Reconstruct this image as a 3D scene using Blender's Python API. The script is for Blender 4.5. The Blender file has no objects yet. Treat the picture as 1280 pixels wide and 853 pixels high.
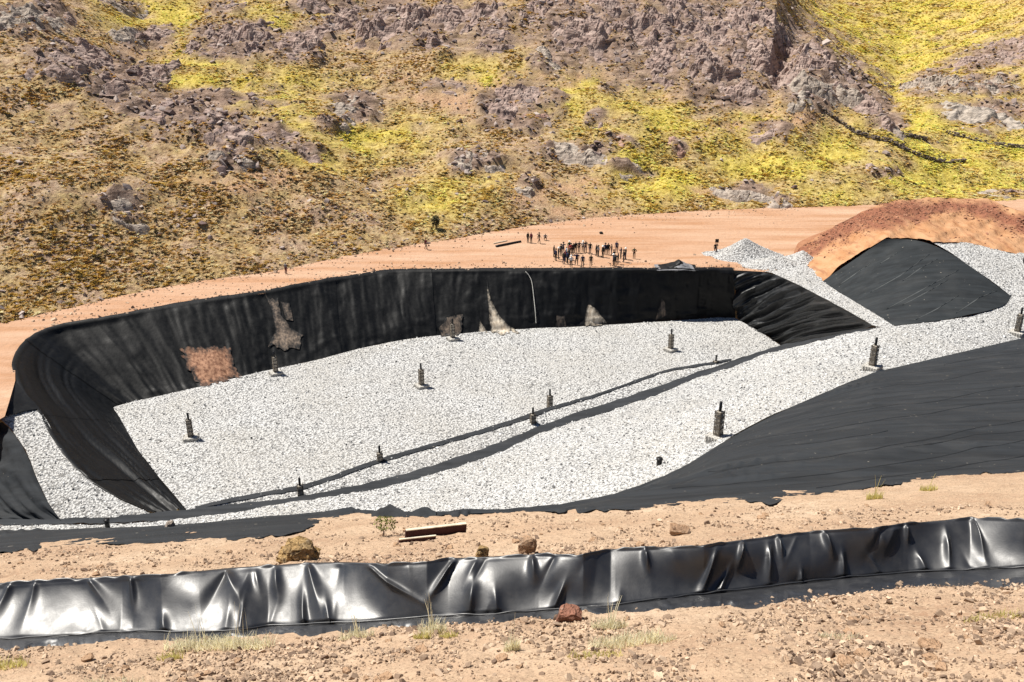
import bpy, bmesh, math, random
import numpy as np
from mathutils import Vector, Matrix
from mathutils.geometry import delaunay_2d_cdt
from mathutils.bvhtree import BVHTree

rng = np.random.default_rng(7)
random.seed(7)
scene = bpy.context.scene
C = scene.collection
R = math.radians

# ------------------------------------------------------------------ camera
FPX, PITCH, CAMZ = 1132.0, R(21.5), 37.0
cam_d = bpy.data.cameras.new('camera')
cam_d.sensor_width = 36.0
cam_d.lens = FPX / 1280.0 * 36.0
cam_d.clip_start = 0.1
cam_d.clip_end = 3000
cam = bpy.data.objects.new('camera', cam_d)
cam.location = (0, 0, CAMZ)
cam.rotation_euler = (R(90) - PITCH, 0, 0)
C.objects.link(cam)
scene.camera = cam
scene.render.resolution_x, scene.render.resolution_y = 1024, 682

# ------------------------------------------------------------------ light
SUN_EL = R(60)
SUN_AZ = (-0.92, 0.38)             # horizontal direction towards the sun
n_ = math.hypot(*SUN_AZ)
sdir = Vector((SUN_AZ[0] / n_ * math.cos(SUN_EL), SUN_AZ[1] / n_ * math.cos(SUN_EL), math.sin(SUN_EL)))
world = bpy.data.worlds.new('World')
scene.world = world
world.use_nodes = True
wn = world.node_tree
wn.nodes.clear()
wo = wn.nodes.new('ShaderNodeOutputWorld')
wb = wn.nodes.new('ShaderNodeBackground')
ws = wn.nodes.new('ShaderNodeTexSky')
ws.sky_type = 'NISHITA'
ws.sun_disc = False
ws.sun_elevation = SUN_EL
ws.sun_rotation = math.atan2(SUN_AZ[0], SUN_AZ[1])
ws.altitude = 3500
wb.inputs['Strength'].default_value = 0.055
wn.links.new(ws.outputs[0], wb.inputs['Color'])
wn.links.new(wb.outputs[0], wo.inputs['Surface'])
sun_d = bpy.data.lights.new('sun', 'SUN')
sun_d.energy = 5.0  # high Andean midday sun
sun_d.angle = R(0.5)
sun_d.color = (1.0, 0.95, 0.87)
sun = bpy.data.objects.new('sun', sun_d)
sun.rotation_euler = (-sdir).to_track_quat('-Z', 'Y').to_euler()
sun.location = (-60, 60, 120)
C.objects.link(sun)
vs = scene.view_settings
vs.view_transform = 'Standard'
vs.look = 'None'
vs.exposure = 0.68
vs.gamma = 1.0
vs.use_curve_mapping = False

# ------------------------------------------------------------------ pixel <-> world
cp, sp = math.cos(PITCH), math.sin(PITCH)
def dirs(u, v):
    xc = (np.asarray(u, float) - 640) / FPX
    yc = (np.asarray(v, float) - 426.5) / FPX
    return xc, cp - yc * sp, -sp - yc * cp
def atz(u, v, z):
    dx, dy, dz = dirs(u, v)
    t = (np.asarray(z, float) - CAMZ) / dz
    return np.stack([dx * t, dy * t, CAMZ + dz * t], -1)
def atD(u, v, D):
    dx, dy, dz = dirs(u, v)
    t = np.asarray(D, float) / dy
    return np.stack([dx * t, dy * t, CAMZ + dz * t], -1)
def proj(x, y, z):
    zz = z - CAMZ
    d = y * cp - zz * sp
    return 640 + FPX * x / d, 426.5 + FPX * (-y * sp - zz * cp) / d

# ------------------------------------------------------------------ noise
def _h(i, j, s):
    n = np.sin(i * 127.1 + j * 311.7 + s * 74.7) * 43758.5453
    return n - np.floor(n)
def vn(x, y, s=0):
    x = np.asarray(x, float); y = np.asarray(y, float)
    i, j = np.floor(x), np.floor(y)
    a, b = x - i, y - j
    a = a * a * (3 - 2 * a); b = b * b * (3 - 2 * b)
    return (_h(i, j, s) * (1 - a) * (1 - b) + _h(i + 1, j, s) * a * (1 - b)
            + _h(i, j + 1, s) * (1 - a) * b + _h(i + 1, j + 1, s) * a * b) * 2 - 1
def fbm(x, y, s=0, o=4, g=0.5):
    r, a = 0, 1.0
    for k in range(o):
        r = r + a * vn(x * 2 ** k + 13.1 * k, y * 2 ** k - 7.7 * k, s + k)
        a *= g
    return r
def ridged(x, y, s=0, o=3):
    r, a = 0, 1.0
    for k in range(o):
        r = r + a * (1 - np.abs(vn(x * 2 ** k, y * 2 ** k, s + k)) * 2)
        a *= .5
    return r
def sstep(a, b, x):
    t = np.clip((x - a) / (b - a), 0, 1)
    return t * t * (3 - 2 * t)

# ------------------------------------------------------------------ materials
MATS = {}
class NT:
    def __init__(s, name):
        s.m = bpy.data.materials.new(name)
        s.m.use_nodes = True
        s.t = s.m.node_tree
        s.b = s.t.nodes['Principled BSDF']
        MATS[name] = s.m
    def n(s, typ, **kw):
        x = s.t.nodes.new(typ)
        for k, v in kw.items():
            if k.startswith('i_'):
                x.inputs[k[2:]].default_value = v
            else:
                setattr(x, k, v)
        return x
    def l(s, a, b): s.t.links.new(a, b)
    def co(s, typ='Object'):
        return s.n('ShaderNodeTexCoord').outputs[typ]
    def noise(s, scale, detail=4, rough=.55, co=None, dist=0.0):
        x = s.n('ShaderNodeTexNoise')
        x.inputs['Scale'].default_value = scale
        x.inputs['Detail'].default_value = detail
        x.inputs['Roughness'].default_value = rough
        x.inputs['Distortion'].default_value = dist
        s.l(co if co is not None else s.co(), x.inputs['Vector'])
        return x.outputs['Fac']
    def voro(s, scale, feature='F1', co=None, out='Distance'):
        x = s.n('ShaderNodeTexVoronoi', feature=feature)
        x.inputs['Scale'].default_value = scale
        s.l(co if co is not None else s.co(), x.inputs['Vector'])
        return x.outputs[out]
    def ramp(s, fac, stops):
        x = s.n('ShaderNodeValToRGB')
        e = x.color_ramp.elements
        while len(e) < len(stops): e.new(0.5)
        for k, (p, c) in enumerate(stops):
            e[k].position = p
            e[k].color = (*c, 1) if not isinstance(c, float) else (c, c, c, 1)
        s.l(fac, x.inputs['Fac'])
        return x.outputs['Color']
    def mix(s, fac, a, b, mode='MIX'):
        x = s.n('ShaderNodeMix', data_type='RGBA', blend_type=mode)
        for sock, val in ((x.inputs[0], fac), (x.inputs[6], a), (x.inputs[7], b)):
            if hasattr(val, 'links') or isinstance(val, bpy.types.NodeSocket): s.l(val, sock)
            elif isinstance(val, tuple): sock.default_value = (*val, 1)
            else: sock.default_value = val
        return x.outputs[2]
    def bump(s, h, strength=.5, dist=.05, prev=None):
        x = s.n('ShaderNodeBump')
        x.inputs['Strength'].default_value = strength
        x.inputs['Distance'].default_value = dist
        s.l(h, x.inputs['Height'])
        if prev is not None: s.l(prev, x.inputs['Normal'])
        return x.outputs['Normal']
    def mapping(s, scale, rot=(0, 0, 0), co=None):
        x = s.n('ShaderNodeMapping')
        x.inputs['Scale'].default_value = scale
        x.inputs['Rotation'].default_value = rot
        s.l(co if co is not None else s.co(), x.inputs['Vector'])
        return x.outputs['Vector']
    def fin(s, col=None, rough=None, normal=None, spec=None):
        if col is not None:
            if isinstance(col, tuple): s.b.inputs['Base Color'].default_value = (*col, 1)
            else: s.l(col, s.b.inputs['Base Color'])
        if rough is not None:
            if isinstance(rough, float): s.b.inputs['Roughness'].default_value = rough
            else: s.l(rough, s.b.inputs['Roughness'])
        if normal is not None: s.l(normal, s.b.inputs['Normal'])
        if spec is not None: s.b.inputs['Specular IOR Level'].default_value = spec
        return s.m

def m_dirt():
    t = NT('dirt')
    n1 = t.noise(.22, 5); n2 = t.noise(3.2, 5, .65); n3 = t.noise(16, 4, .7)
    c = t.ramp(n1, [(.32, (.31, .195, .125)), (.52, (.43, .30, .20)), (.7, (.52, .395, .28))])
    c = t.mix(t.ramp(n2, [(.38, 0.0), (.62, 1.0)]), c, t.ramp(n3, [(.34, (.11, .065, .042)), (.52, (.46, .33, .22))]))
    c = t.mix(t.ramp(t.voro(9), [(.0, 1.0), (.16, 0.0)]), c, (.16, .085, .05))
    nb = t.bump(n2, .7, .12); nb = t.bump(n3, .8, .04, nb)
    return t.fin(c, .95, nb, .15)
def m_bench():
    t = NT('bench_dirt')
    st = t.mapping((.05, .35, .3), (0, 0, R(-8)))
    n1 = t.noise(1.0, 5, .6, st); n2 = t.noise(1.1, 5, .65); n3 = t.noise(7, 3)
    c = t.ramp(n1, [(.33, (.36, .19, .10)), (.5, (.43, .265, .17)), (.68, (.49, .335, .23))])
    c = t.mix(t.ramp(n2, [(.4, 0.0), (.75, .55)]), c, (.45, .265, .165))
    c = t.mix(t.ramp(n3, [(.6, 0.0), (.72, .6)]), c, (.24, .11, .055))
    nb = t.bump(n1, .8, .5); nb = t.bump(n2, .7, .3, nb); nb = t.bump(n3, .6, .08, nb)
    return t.fin(c, .95, nb, .1)
def m_mound():
    t = NT('mound_dirt')
    at = t.n('ShaderNodeAttribute', attribute_name='mask')
    sp_ = t.n('ShaderNodeSeparateColor'); t.l(at.outputs['Color'], sp_.inputs[0])
    n1 = t.noise(.5, 5, .65, t.mapping((1.6, .5, .5), (0, 0, R(35)))); n3 = t.noise(3.0, 4, .65)
    c = t.ramp(n1, [(.3, (.36, .175, .08)), (.6, (.46, .265, .145))])
    red = t.ramp(n3, [(.35, (.12, .045, .03)), (.6, (.26, .105, .065))])
    c = t.mix(sp_.outputs[0], c, red)
    c = t.mix(t.ramp(t.noise(.9, 4, .6, t.mapping((2.0, .35, .5), (0, 0, R(30)))), [(.52, 0.0), (.66, .55)]), c, (.22, .09, .05))
    nb = t.bump(n1, .6, .5); nb = t.bump(n3, .7, .12, nb)
    return t.fin(c, .95, nb, .1)
def m_gravel():
    t = NT('gravel')
    v = t.voro(4.2); n = t.noise(.12, 4); n2 = t.noise(9, 3, .7)
    c = t.ramp(v, [(.0, (.66, .655, .635)), (.45, (.56, .555, .54)), (.75, (.17, .168, .165))])
    c = t.mix(t.ramp(n2, [(.36, .75), (.5, 0.0)]), c, (.14, .14, .145))
    c = t.mix(t.ramp(n, [(.35, .35), (.65, 0.0)]), c, (.36, .335, .29))
    nb = t.bump(v, .9, .12); nb = t.bump(n2, .6, .05, nb)
    return t.fin(c, .9, nb, .2)
def m_stone(name, lo, hi, rough=.9):
    t = NT(name)
    at = t.n('ShaderNodeAttribute', attribute_name='tint', attribute_type='INSTANCER')
    n = t.noise(6, 3)
    c = t.mix(at.outputs['Fac'], lo, hi)
    c = t.mix(.18, c, t.ramp(n, [(.35, 0.0), (.65, 1.0)]), 'OVERLAY')
    return t.fin(c, rough, None, .2)
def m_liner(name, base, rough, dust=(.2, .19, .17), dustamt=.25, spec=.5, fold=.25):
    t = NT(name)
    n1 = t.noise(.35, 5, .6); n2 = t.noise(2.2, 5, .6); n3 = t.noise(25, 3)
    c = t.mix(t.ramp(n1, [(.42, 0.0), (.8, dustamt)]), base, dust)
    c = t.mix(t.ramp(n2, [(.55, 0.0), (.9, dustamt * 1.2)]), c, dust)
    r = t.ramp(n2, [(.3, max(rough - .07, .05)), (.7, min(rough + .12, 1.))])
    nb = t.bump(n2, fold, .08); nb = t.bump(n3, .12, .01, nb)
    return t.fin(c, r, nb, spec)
def m_geotex(name, base):
    t = NT(name)
    st = t.mapping((.12, 1.3, 1.3), (0, 0, R(6)))
    n1 = t.noise(1.0, 5, .6, st); n2 = t.noise(.3, 4); n3 = t.noise(30, 2)
    lo = tuple(x * .72 for x in base); hi = tuple(min(1, x * 1.35) for x in base)
    c = t.mix(t.ramp(n1, [(.35, 0.0), (.65, 1.0)]), lo, hi)
    c = t.mix(t.ramp(n2, [(.5, 0.0), (.8, .2)]), c, (.09, .088, .085))
    c = t.mix(t.ramp(t.noise(2.6, 2), [(.73, 0.0), (.76, .7)]), c, (.3, .27, .22))
    nb = t.bump(n1, .5, .1); nb = t.bump(n3, .25, .01, nb)
    return t.fin(c, .85, nb, .25)
def m_rock(name, a, b, d):
    t = NT(name)
    st = t.mapping((.35, .35, 2.2), (R(14), R(-18), 0))
    n0 = t.noise(1.2, 6, .65, st, .4); n1 = t.noise(.5, 5); n2 = t.noise(4, 5, .7)
    c = t.mix(t.ramp(n1, [(.35, 0.0), (.65, 1.0)]), a, b)
    c = t.mix(t.ramp(n0, [(.3, 1.0), (.48, 0.0)]), c, d)
    c = t.mix(t.ramp(n2, [(.55, 0.0), (.72, .5)]), c, (.42, .38, .32))
    nb = t.bump(n0, .9, .5); nb = t.bump(n2, .8, .15, nb)
    return t.fin(c, .93, nb, .2)
def m_hill():
    t = NT('hillside_turf')
    at = t.n('ShaderNodeAttribute', attribute_name='mask')
    s_ = t.n('ShaderNodeSeparateColor'); t.l(at.outputs['Color'], s_.inputs[0])
    rock, yel, bare = s_.outputs[0], s_.outputs[1], s_.outputs[2]
    n1 = t.noise(.9, 5, .7); n2 = t.noise(.16, 5, .6); n3 = t.noise(3.2, 4, .7)
    grass = t.ramp(n1, [(.34, (.17, .105, .05)), (.47, (.36, .245, .115)), (.62, (.50, .37, .17))])
    soil = t.ramp(n1, [(.35, (.22, .14, .10)), (.5, (.42, .29, .21)), (.64, (.52, .39, .29))])
    c = t.mix(t.ramp(n2, [(.40, 0.0), (.6, .75)]), grass, soil)
    yg = t.ramp(n1, [(.32, (.26, .185, .03)), (.5, (.52, .41, .085)), (.66, (.64, .53, .15))])
    c = t.mix(yel, c, yg)
    c = t.mix(bare, c, t.ramp(n3, [(.35, (.30, .16, .085)), (.6, (.56, .37, .23))]))
    st = t.mapping((.3, .3, 1.6), (R(14), R(-18), 0))
    n0 = t.noise(.9, 6, .65, st, .5)
    rk = t.ramp(n0, [(.32, (.04, .028, .025)), (.44, (.20, .135, .10)), (.6, (.36, .26, .20)), (.75, (.46, .38, .31))])
    c = t.mix(rock, c, rk)
    nb = t.bump(n1, .9, .6); nb = t.bump(n3, .9, .25, nb); 
    return t.fin(c, .95, nb, .1)
def m_tuft(name, glow=.0):
    t = NT(name)
    at = t.n('ShaderNodeAttribute', attribute_name='tint', attribute_type='INSTANCER')
    tr = t.n('ShaderNodeBsdfTranslucent'); mx = t.n('ShaderNodeMixShader')
    t.l(at.outputs['Color'], t.b.inputs['Base Color']); t.l(at.outputs['Color'], tr.inputs[0])
    t.b.inputs['Roughness'].default_value = .8
    t.b.inputs['Specular IOR Level'].default_value = .15
    mx.inputs[0].default_value = .35
    t.l(t.b.outputs[0], mx.inputs[1]); t.l(tr.outputs[0], mx.inputs[2])
    t.l(mx.outputs[0], t.t.nodes['Material Output'].inputs[0])
    return t.m
def m_plain(name, col, rough=.8, var=.25, scale=4, spec=.3):
    t = NT(name)
    n = t.noise(scale, 4)
    lo = tuple(x * (1 - var) for x in col); hi = tuple(min(1, x * (1 + var)) for x in col)
    return t.fin(t.mix(t.ramp(n, [(.3, 0.0), (.7, 1.0)]), lo, hi), rough, t.bump(n, .2, .02), spec)

m_dirt(); m_bench(); m_mound(); m_gravel(); m_hill(); m_tuft('tussock_grass')
m_stone('gravel_stone', (.10, .10, .103), (.76, .755, .735))
m_stone('clod', (.13, .085, .06), (.54, .40, .28))
m_stone('red_clod', (.13, .055, .035), (.36, .18, .11))
m_stone('hill_stone', (.16, .11, .10), (.42, .35, .31))
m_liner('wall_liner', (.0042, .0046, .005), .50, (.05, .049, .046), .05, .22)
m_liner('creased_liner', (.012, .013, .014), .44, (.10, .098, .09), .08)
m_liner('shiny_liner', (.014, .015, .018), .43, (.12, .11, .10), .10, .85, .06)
m_geotex('slope_geotextile', (.017, .0195, .0225))
m_geotex('mound_geotextile', (.017, .020, .022))
m_geotex('band_geotextile', (.022, .024, .027))
m_rock('rock_pink', (.31, .215, .18), (.44, .335, .285), (.045, .03, .028))
m_rock('rock_dark', (.12, .095, .08), (.21, .17, .145), (.04, .032, .028))
m_rock('rock_grey', (.34, .275, .225), (.47, .40, .33), (.06, .05, .043))
m_rock('rock_pale', (.34, .29, .24), (.45, .39, .33), (.12, .10, .085))
m_rock('rock_ruddy', (.34, .20, .15), (.43, .28, .22), (.07, .04, .03))
m_rock('rock_ochre', (0.36, 0.22, 0.09), (0.48, 0.35, 0.17), (0.07, 0.045, 0.028))
m_rock('rock_peach', (0.36, 0.22, 0.13), (0.44, 0.3, 0.19), (0.14, 0.08, 0.05))
m_rock('rock_red', (0.27, 0.12, 0.08), (0.36, 0.18, 0.12), (0.13, 0.06, 0.04))
m_plain('timber_dark', (.055, .02, .02), .8)
m_plain('timber_pale', (.62, .55, .42), .8)
m_plain('post_timber', (.10, .08, .06), .85)
m_plain('black_pipe', (.012, .012, .013), .4)
m_plain('white_hose', (.62, .60, .54), .5)
def m_patch(name, a, b):
    t = NT(name)
    at = t.n('ShaderNodeAttribute', attribute_name='mask')
    st = t.mapping((2.6, 2.6, .32))
    n1 = t.noise(1.0, 4, .55, st); n2 = t.noise(1.3, 4, .6, st)
    c = t.mix(t.ramp(n2, [(.38, 0.0), (.6, 1.0)]), a, b)
    x = t.n('ShaderNodeMath', operation='MULTIPLY_ADD'); t.l(n1, x.inputs[0]); x.inputs[1].default_value = 1.7; t.l(at.outputs['Fac'], x.inputs[2])
    k = t.ramp(x.outputs[0], [(.0, 0.0), (.75, 1.0)])
    sb = t.n('ShaderNodeMath', operation='SUBTRACT'); t.l(x.outputs[0], sb.inputs[0]); sb.inputs[1].default_value = .85; t.l(sb.outputs[0], k.node.inputs[0])
    c = t.mix(k, (.012, .0125, .0135), c)
    return t.fin(c, .75, t.bump(n2, .5, .08), .3)
m_patch('dusty_patch', (.10, .08, .065), (.30, .225, .165))
m_patch('soil_patch', (.20, .09, .05), (.46, .25, .15))
m_patch('pale_patch', (.42, .34, .25), (.66, .58, .46))
m_plain('seam_dust', (.075, .08, .08), .7)
m_plain('crease_shade_dirt', (.009, .010, .0115), .85)
m_plain('fill_stone', (.40, .36, .30), .9, .3, 7)
m_plain('slab_stone', (.46, .44, .40), .9, .25, 5)
def m_blade(name, col):
    t = NT(name); n = t.noise(3, 3)
    c = t.mix(t.ramp(n, [(.3, 0.0), (.7, 1.0)]), tuple(x * .75 for x in col), tuple(min(1, x * 1.2) for x in col))
    tr = t.n('ShaderNodeBsdfTranslucent'); mx = t.n('ShaderNodeMixShader'); mx.inputs[0].default_value = .45
    t.l(c, tr.inputs[0]); t.fin(c, .7, None, .2)
    t.l(t.b.outputs[0], mx.inputs[1]); t.l(tr.outputs[0], mx.inputs[2]); t.l(mx.outputs[0], t.t.nodes['Material Output'].inputs[0])
m_blade('dry_grass', (.86, .80, .58)); m_blade('green_grass', (.70, .64, .26))
m_plain('shrub_leaf', (.16, .17, .035), .8, .3, 3)
m_plain('dark_shrub', (.05, .05, .022), .8, .3, 3)

# ------------------------------------------------------------------ object helpers
def link(name, me, mat=None, parent=None):
    o = bpy.data.objects.new(name, me)
    C.objects.link(o)
    if parent is not None: o.parent = parent
    if mat is not None and me is not None:
        me.materials.append(MATS[mat] if isinstance(mat, str) else mat)
    return o
def tag(o, label, cat, group=None):
    o['label'] = label; o['category'] = cat
    if group: o['group'] = group
    return o
def empty(name, loc, rz=0, rot=None):
    o = bpy.data.objects.new(name, None)
    o.empty_display_size = .3
    C.objects.link(o)
    o.location = tuple(float(x) for x in loc)
    o.rotation_euler = rot if rot else (0, 0, rz)
    return o
def mesh_np(name, V, F, smooth=True):
    me = bpy.data.meshes.new(name)
    V = np.asarray(V, np.float32)
    if isinstance(F, np.ndarray) and F.ndim == 2:
        n = F.shape[1]
        me.vertices.add(len(V)); me.vertices.foreach_set('co', V.ravel())
        me.loops.add(F.size); me.loops.foreach_set('vertex_index', F.astype(np.int32).ravel())
        me.polygons.add(len(F))
        me.polygons.foreach_set('loop_start', np.arange(0, F.size, n, dtype=np.int32))
        me.update(calc_edges=True)
    else:
        me.from_pydata(V.tolist(), [], [list(f) for f in F])
    me.polygons.foreach_set('use_smooth', np.full(len(me.polygons), smooth))
    me.update()
    return me
def grid_faces(nr, nc):
    i = np.arange(nr * nc).reshape(nr, nc)
    return np.stack([i[:-1, :-1], i[:-1, 1:], i[1:, 1:], i[1:, :-1]], -1).reshape(-1, 4)
def grid_mesh(name, G, flip=False):
    nr, nc = G.shape[:2]
    F = grid_faces(nr, nc)
    if flip: F = F[:, ::-1]
    return mesh_np(name, G.reshape(-1, 3), F)
def set_mask(me, M):
    a = me.color_attributes.new('mask', 'FLOAT_COLOR', 'POINT')
    A = np.ones((len(me.vertices), 4), np.float32)
    A[:, :M.shape[1]] = M
    a.data.foreach_set('color', A.ravel())
def grid_normals(G):
    du = np.gradient(G, axis=1); dv = np.gradient(G, axis=0)
    n = np.cross(du, dv)
    n /= np.linalg.norm(n, axis=-1, keepdims=True) + 1e-9
    # towards the camera side / upwards
    s = np.where((n * (np.array([0, 0, CAMZ]) - G)).sum(-1, keepdims=True) < 0, -1, 1)
    return n * s
def resample(P, n):
    P = np.asarray(P, float)
    d = np.r_[0, np.cumsum(np.linalg.norm(np.diff(P, axis=0), axis=1))]
    s = np.linspace(0, d[-1], n)
    return np.stack([np.interp(s, d, P[:, k]) for k in range(P.shape[1])], -1)
def smooth_poly(P, it=2):
    P = np.asarray(P, float)
    for _ in range(it):
        Q = np.repeat(P, 2, axis=0)[1:-1]
        A = P[:-1] * .75 + P[1:] * .25
        B = P[:-1] * .25 + P[1:] * .75
        Q = np.empty((len(A) * 2, P.shape[1])); Q[0::2] = A; Q[1::2] = B
        P = np.vstack([P[:1], Q, P[-1:]])
    return P
def rbf(pts):
    P = np.asarray(pts, float)
    X = P[:, :2] / 100.
    A = np.linalg.norm(X[:, None] - X[None], axis=-1)
    n = len(P)
    K = np.zeros((n + 3, n + 3)); K[:n, :n] = A
    K[:n, n:] = np.c_[np.ones(n), X]; K[n:, :n] = K[:n, n:].T
    w = np.linalg.lstsq(K, np.r_[P[:, 2], 0, 0, 0], rcond=None)[0]
    def f(u, v):
        q = np.stack([np.asarray(u, float), np.asarray(v, float)], -1) / 100.
        d = np.linalg.norm(q[..., None, :] - X, axis=-1)
        return d @ w[:n] + w[n] + q @ w[n + 1:]
    return f
def inside(poly, u, v):
    P = np.asarray(poly, float); r = np.zeros(np.shape(u), bool)
    j = len(P) - 1
    for i in range(len(P)):
        c = ((P[i, 1] > v) != (P[j, 1] > v)) & (u < (P[j, 0] - P[i, 0]) * (v - P[i, 1]) / (P[j, 1] - P[i, 1] + 1e-12) + P[i, 0])
        r ^= c; j = i
    return r
def densify(poly, step):
    P = np.asarray(poly, float); out = []
    for i in range(len(P)):
        a, b = P[i], P[(i + 1) % len(P)]
        k = max(1, int(np.linalg.norm(b - a) / step))
        out.append(a + (b - a) * (np.arange(k) / k)[:, None])
    return np.vstack(out)
def patch(name, poly, zf, step, mat, amp=0., nscale=.2, parent=None, seed=3):
    """ground patch whose outline is given by pixels and whose height by zf; real 3D sheet"""
    P = densify(poly, step)
    uu, vv = np.meshgrid(np.arange(P[:, 0].min(), P[:, 0].max(), step), np.arange(P[:, 1].min(), P[:, 1].max(), step * .6))
    uu = (uu + rng.uniform(-.2, .2, uu.shape) * step).ravel(); vv = (vv + rng.uniform(-.1, .1, vv.shape) * step).ravel()
    k = inside(poly, uu, vv)
    Q = np.c_[uu[k], vv[k]]
    co = [Vector((float(a), float(b))) for a, b in np.vstack([P, Q])]
    n = len(P)
    r = delaunay_2d_cdt(co, [(i, (i + 1) % n) for i in range(n)], [list(range(n))], 1, 1e-4)
    W = np.array([tuple(x) for x in r[0]])
    z = zf(W[:, 0], W[:, 1])
    X = atz(W[:, 0], W[:, 1], z)
    X[:, 2] += amp * fbm(X[:, 0] * nscale, X[:, 1] * nscale, seed)
    me = mesh_np(name, X, [f[::-1] for f in r[2]])
    # make faces look up
    nz = np.zeros(len(me.polygons) * 3); me.polygons.foreach_get('normal', nz)
    if nz[2::3].mean() < 0: me.flip_normals()
    return link(name, me, mat, parent)
def tube(P, rad, n=6):
    P = np.asarray(P, float); V = []; F = []
    rad = np.broadcast_to(np.asarray(rad, float), (len(P),))
    T = np.gradient(P, axis=0); T /= np.linalg.norm(T, axis=1, keepdims=True) + 1e-9
    for k in range(len(P)):
        up = np.array([0, 0, 1.]) if abs(T[k, 2]) < .9 else np.array([1., 0, 0])
        a = np.cross(T[k], up); a /= np.linalg.norm(a); b = np.cross(T[k], a)
        for q in range(n):
            t = 2 * math.pi * q / n
            V.append(P[k] + rad[k] * (a * math.cos(t) + b * math.sin(t)))
    for k in range(len(P) - 1):
        for q in range(n):
            F.append((k * n + q, k * n + (q + 1) % n, (k + 1) * n + (q + 1) % n, (k + 1) * n + q))
    F.append(tuple(range(n))[::-1]); F.append(tuple(range((len(P) - 1) * n, len(P) * n)))
    return V, F
def box_bm(bm, cx, cy, z0, sx, sy, z1, rot=0., bev=0., jit=0.):
    M = Matrix.Translation((cx, cy, (z0 + z1) / 2)) @ Matrix.Rotation(rot, 4, 'Z') @ Matrix.Diagonal((sx, sy, z1 - z0, 1))
    r = bmesh.ops.create_cube(bm, size=1, matrix=M)
    if bev:
        ed = list({e for v in r['verts'] for e in v.link_edges})
        bmesh.ops.bevel(bm, geom=ed, offset=bev, segments=1, affect='EDGES')
    return r
def bm_mesh(bm, name, smooth=False):
    me = bpy.data.meshes.new(name); bm.normal_update(); bm.to_mesh(me); bm.free()
    if smooth: me.polygons.foreach_set('use_smooth', np.full(len(me.polygons), True))
    return me
def rock_bm(bm, cen, size, seed, rotz=0., npt=18, tilt=0., M=None):
    r_ = random.Random(seed)
    rot = Matrix.Rotation(rotz, 3, 'Z') @ Matrix.Rotation(tilt, 3, 'Y')
    vs_ = []
    for _ in range(npt):
        d = Vector((r_.gauss(0, 1), r_.gauss(0, 1), r_.gauss(0, 1))).normalized() * r_.uniform(.8, 1.05)
        # squared-off blocks
        d = Vector([math.copysign(abs(x) ** .62, x) for x in d])
        d = rot @ Vector((d.x * size[0], d.y * size[1], d.z * size[2]))
        vs_.append(bm.verts.new(Vector(cen) + d))
    r = bmesh.ops.convex_hull(bm, input=vs_)
    bmesh.ops.delete(bm, geom=list({v for v in r['geom_interior'] + r['geom_unused'] if isinstance(v, bmesh.types.BMVert)}), context='VERTS')

# ------------------------------------------------------------------ scatter of uncountable stuff
def stuff_instances(name, sources, P, scale, rot, tint, label, cat, parent=None, mat=None):
    n = len(P)
    me = bpy.data.meshes.new(name)
    me.vertices.add(n); me.vertices.foreach_set('co', np.asarray(P, np.float32).ravel())
    a = me.attributes.new('sc', 'FLOAT_VECTOR', 'POINT'); a.data.foreach_set('vector', np.asarray(scale, np.float32).ravel())
    a = me.attributes.new('ro', 'FLOAT_VECTOR', 'POINT'); a.data.foreach_set('vector', np.asarray(rot, np.float32).ravel())
    a = me.attributes.new('tint', 'FLOAT_COLOR', 'POINT')
    T = np.ones((n, 4), np.float32); T[:, :3] = tint if np.ndim(tint) == 2 else np.asarray(tint)[:, None]
    a.data.foreach_set('color', T.ravel())
    a = me.attributes.new('ix', 'INT', 'POINT'); a.data.foreach_set('value', rng.integers(0, len(sources), n).astype(np.int32))
    o = link(name, me, mat, parent)
    g = bpy.data.node_groups.new(name, 'GeometryNodeTree')
    g.interface.new_socket('Geometry', in_out='INPUT', socket_type='NodeSocketGeometry')
    g.interface.new_socket('Geometry', in_out='OUTPUT', socket_type='NodeSocketGeometry')
    gi = g.nodes.new('NodeGroupInput'); go = g.nodes.new('NodeGroupOutput')
    ip = g.nodes.new('GeometryNodeInstanceOnPoints')
    gti = g.nodes.new('GeometryNodeGeometryToInstance')
    for s in reversed(sources):
        oi = g.nodes.new('GeometryNodeObjectInfo'); oi.inputs['Object'].default_value = s
        oi.inputs['As Instance'].default_value = False
        g.links.new(oi.outputs['Geometry'], gti.inputs[0])
    g.links.new(gti.outputs[0], ip.inputs['Instance'])
    ip.inputs['Pick Instance'].default_value = True
    def attr(nm, dt):
        x = g.nodes.new('GeometryNodeInputNamedAttribute'); x.data_type = dt; x.inputs['Name'].default_value = nm
        return x.outputs[0]
    g.links.new(gi.outputs[0], ip.inputs['Points'])
    g.links.new(attr('sc', 'FLOAT_VECTOR'), ip.inputs['Scale'])
    g.links.new(attr('ro', 'FLOAT_VECTOR'), ip.inputs['Rotation'])
    g.links.new(attr('ix', 'INT'), ip.inputs['Instance Index'])
    g.links.new(ip.outputs[0], go.inputs[0])
    md = o.modifiers.new('scatter', 'NODES'); md.node_group = g
    o['kind'] = 'stuff'
    if parent is None: tag(o, label, cat)
    return o
def source_mesh(name, me, mat):
    me.materials.append(MATS[mat])
    return bpy.data.objects.new(name, me)          # not linked: only a source for the scatter
def stone_sources(mat, k=4, flat=.7):
    out = []
    for i in range(k):
        bm = bmesh.new(); rock_bm(bm, (0, 0, 0), (1, .85, flat), 900 + i * 7, npt=12)
        out.append(source_mesh('loose_stone_shape', bm_mesh(bm, 'loose_stone_shape'), mat))
    return out
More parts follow.
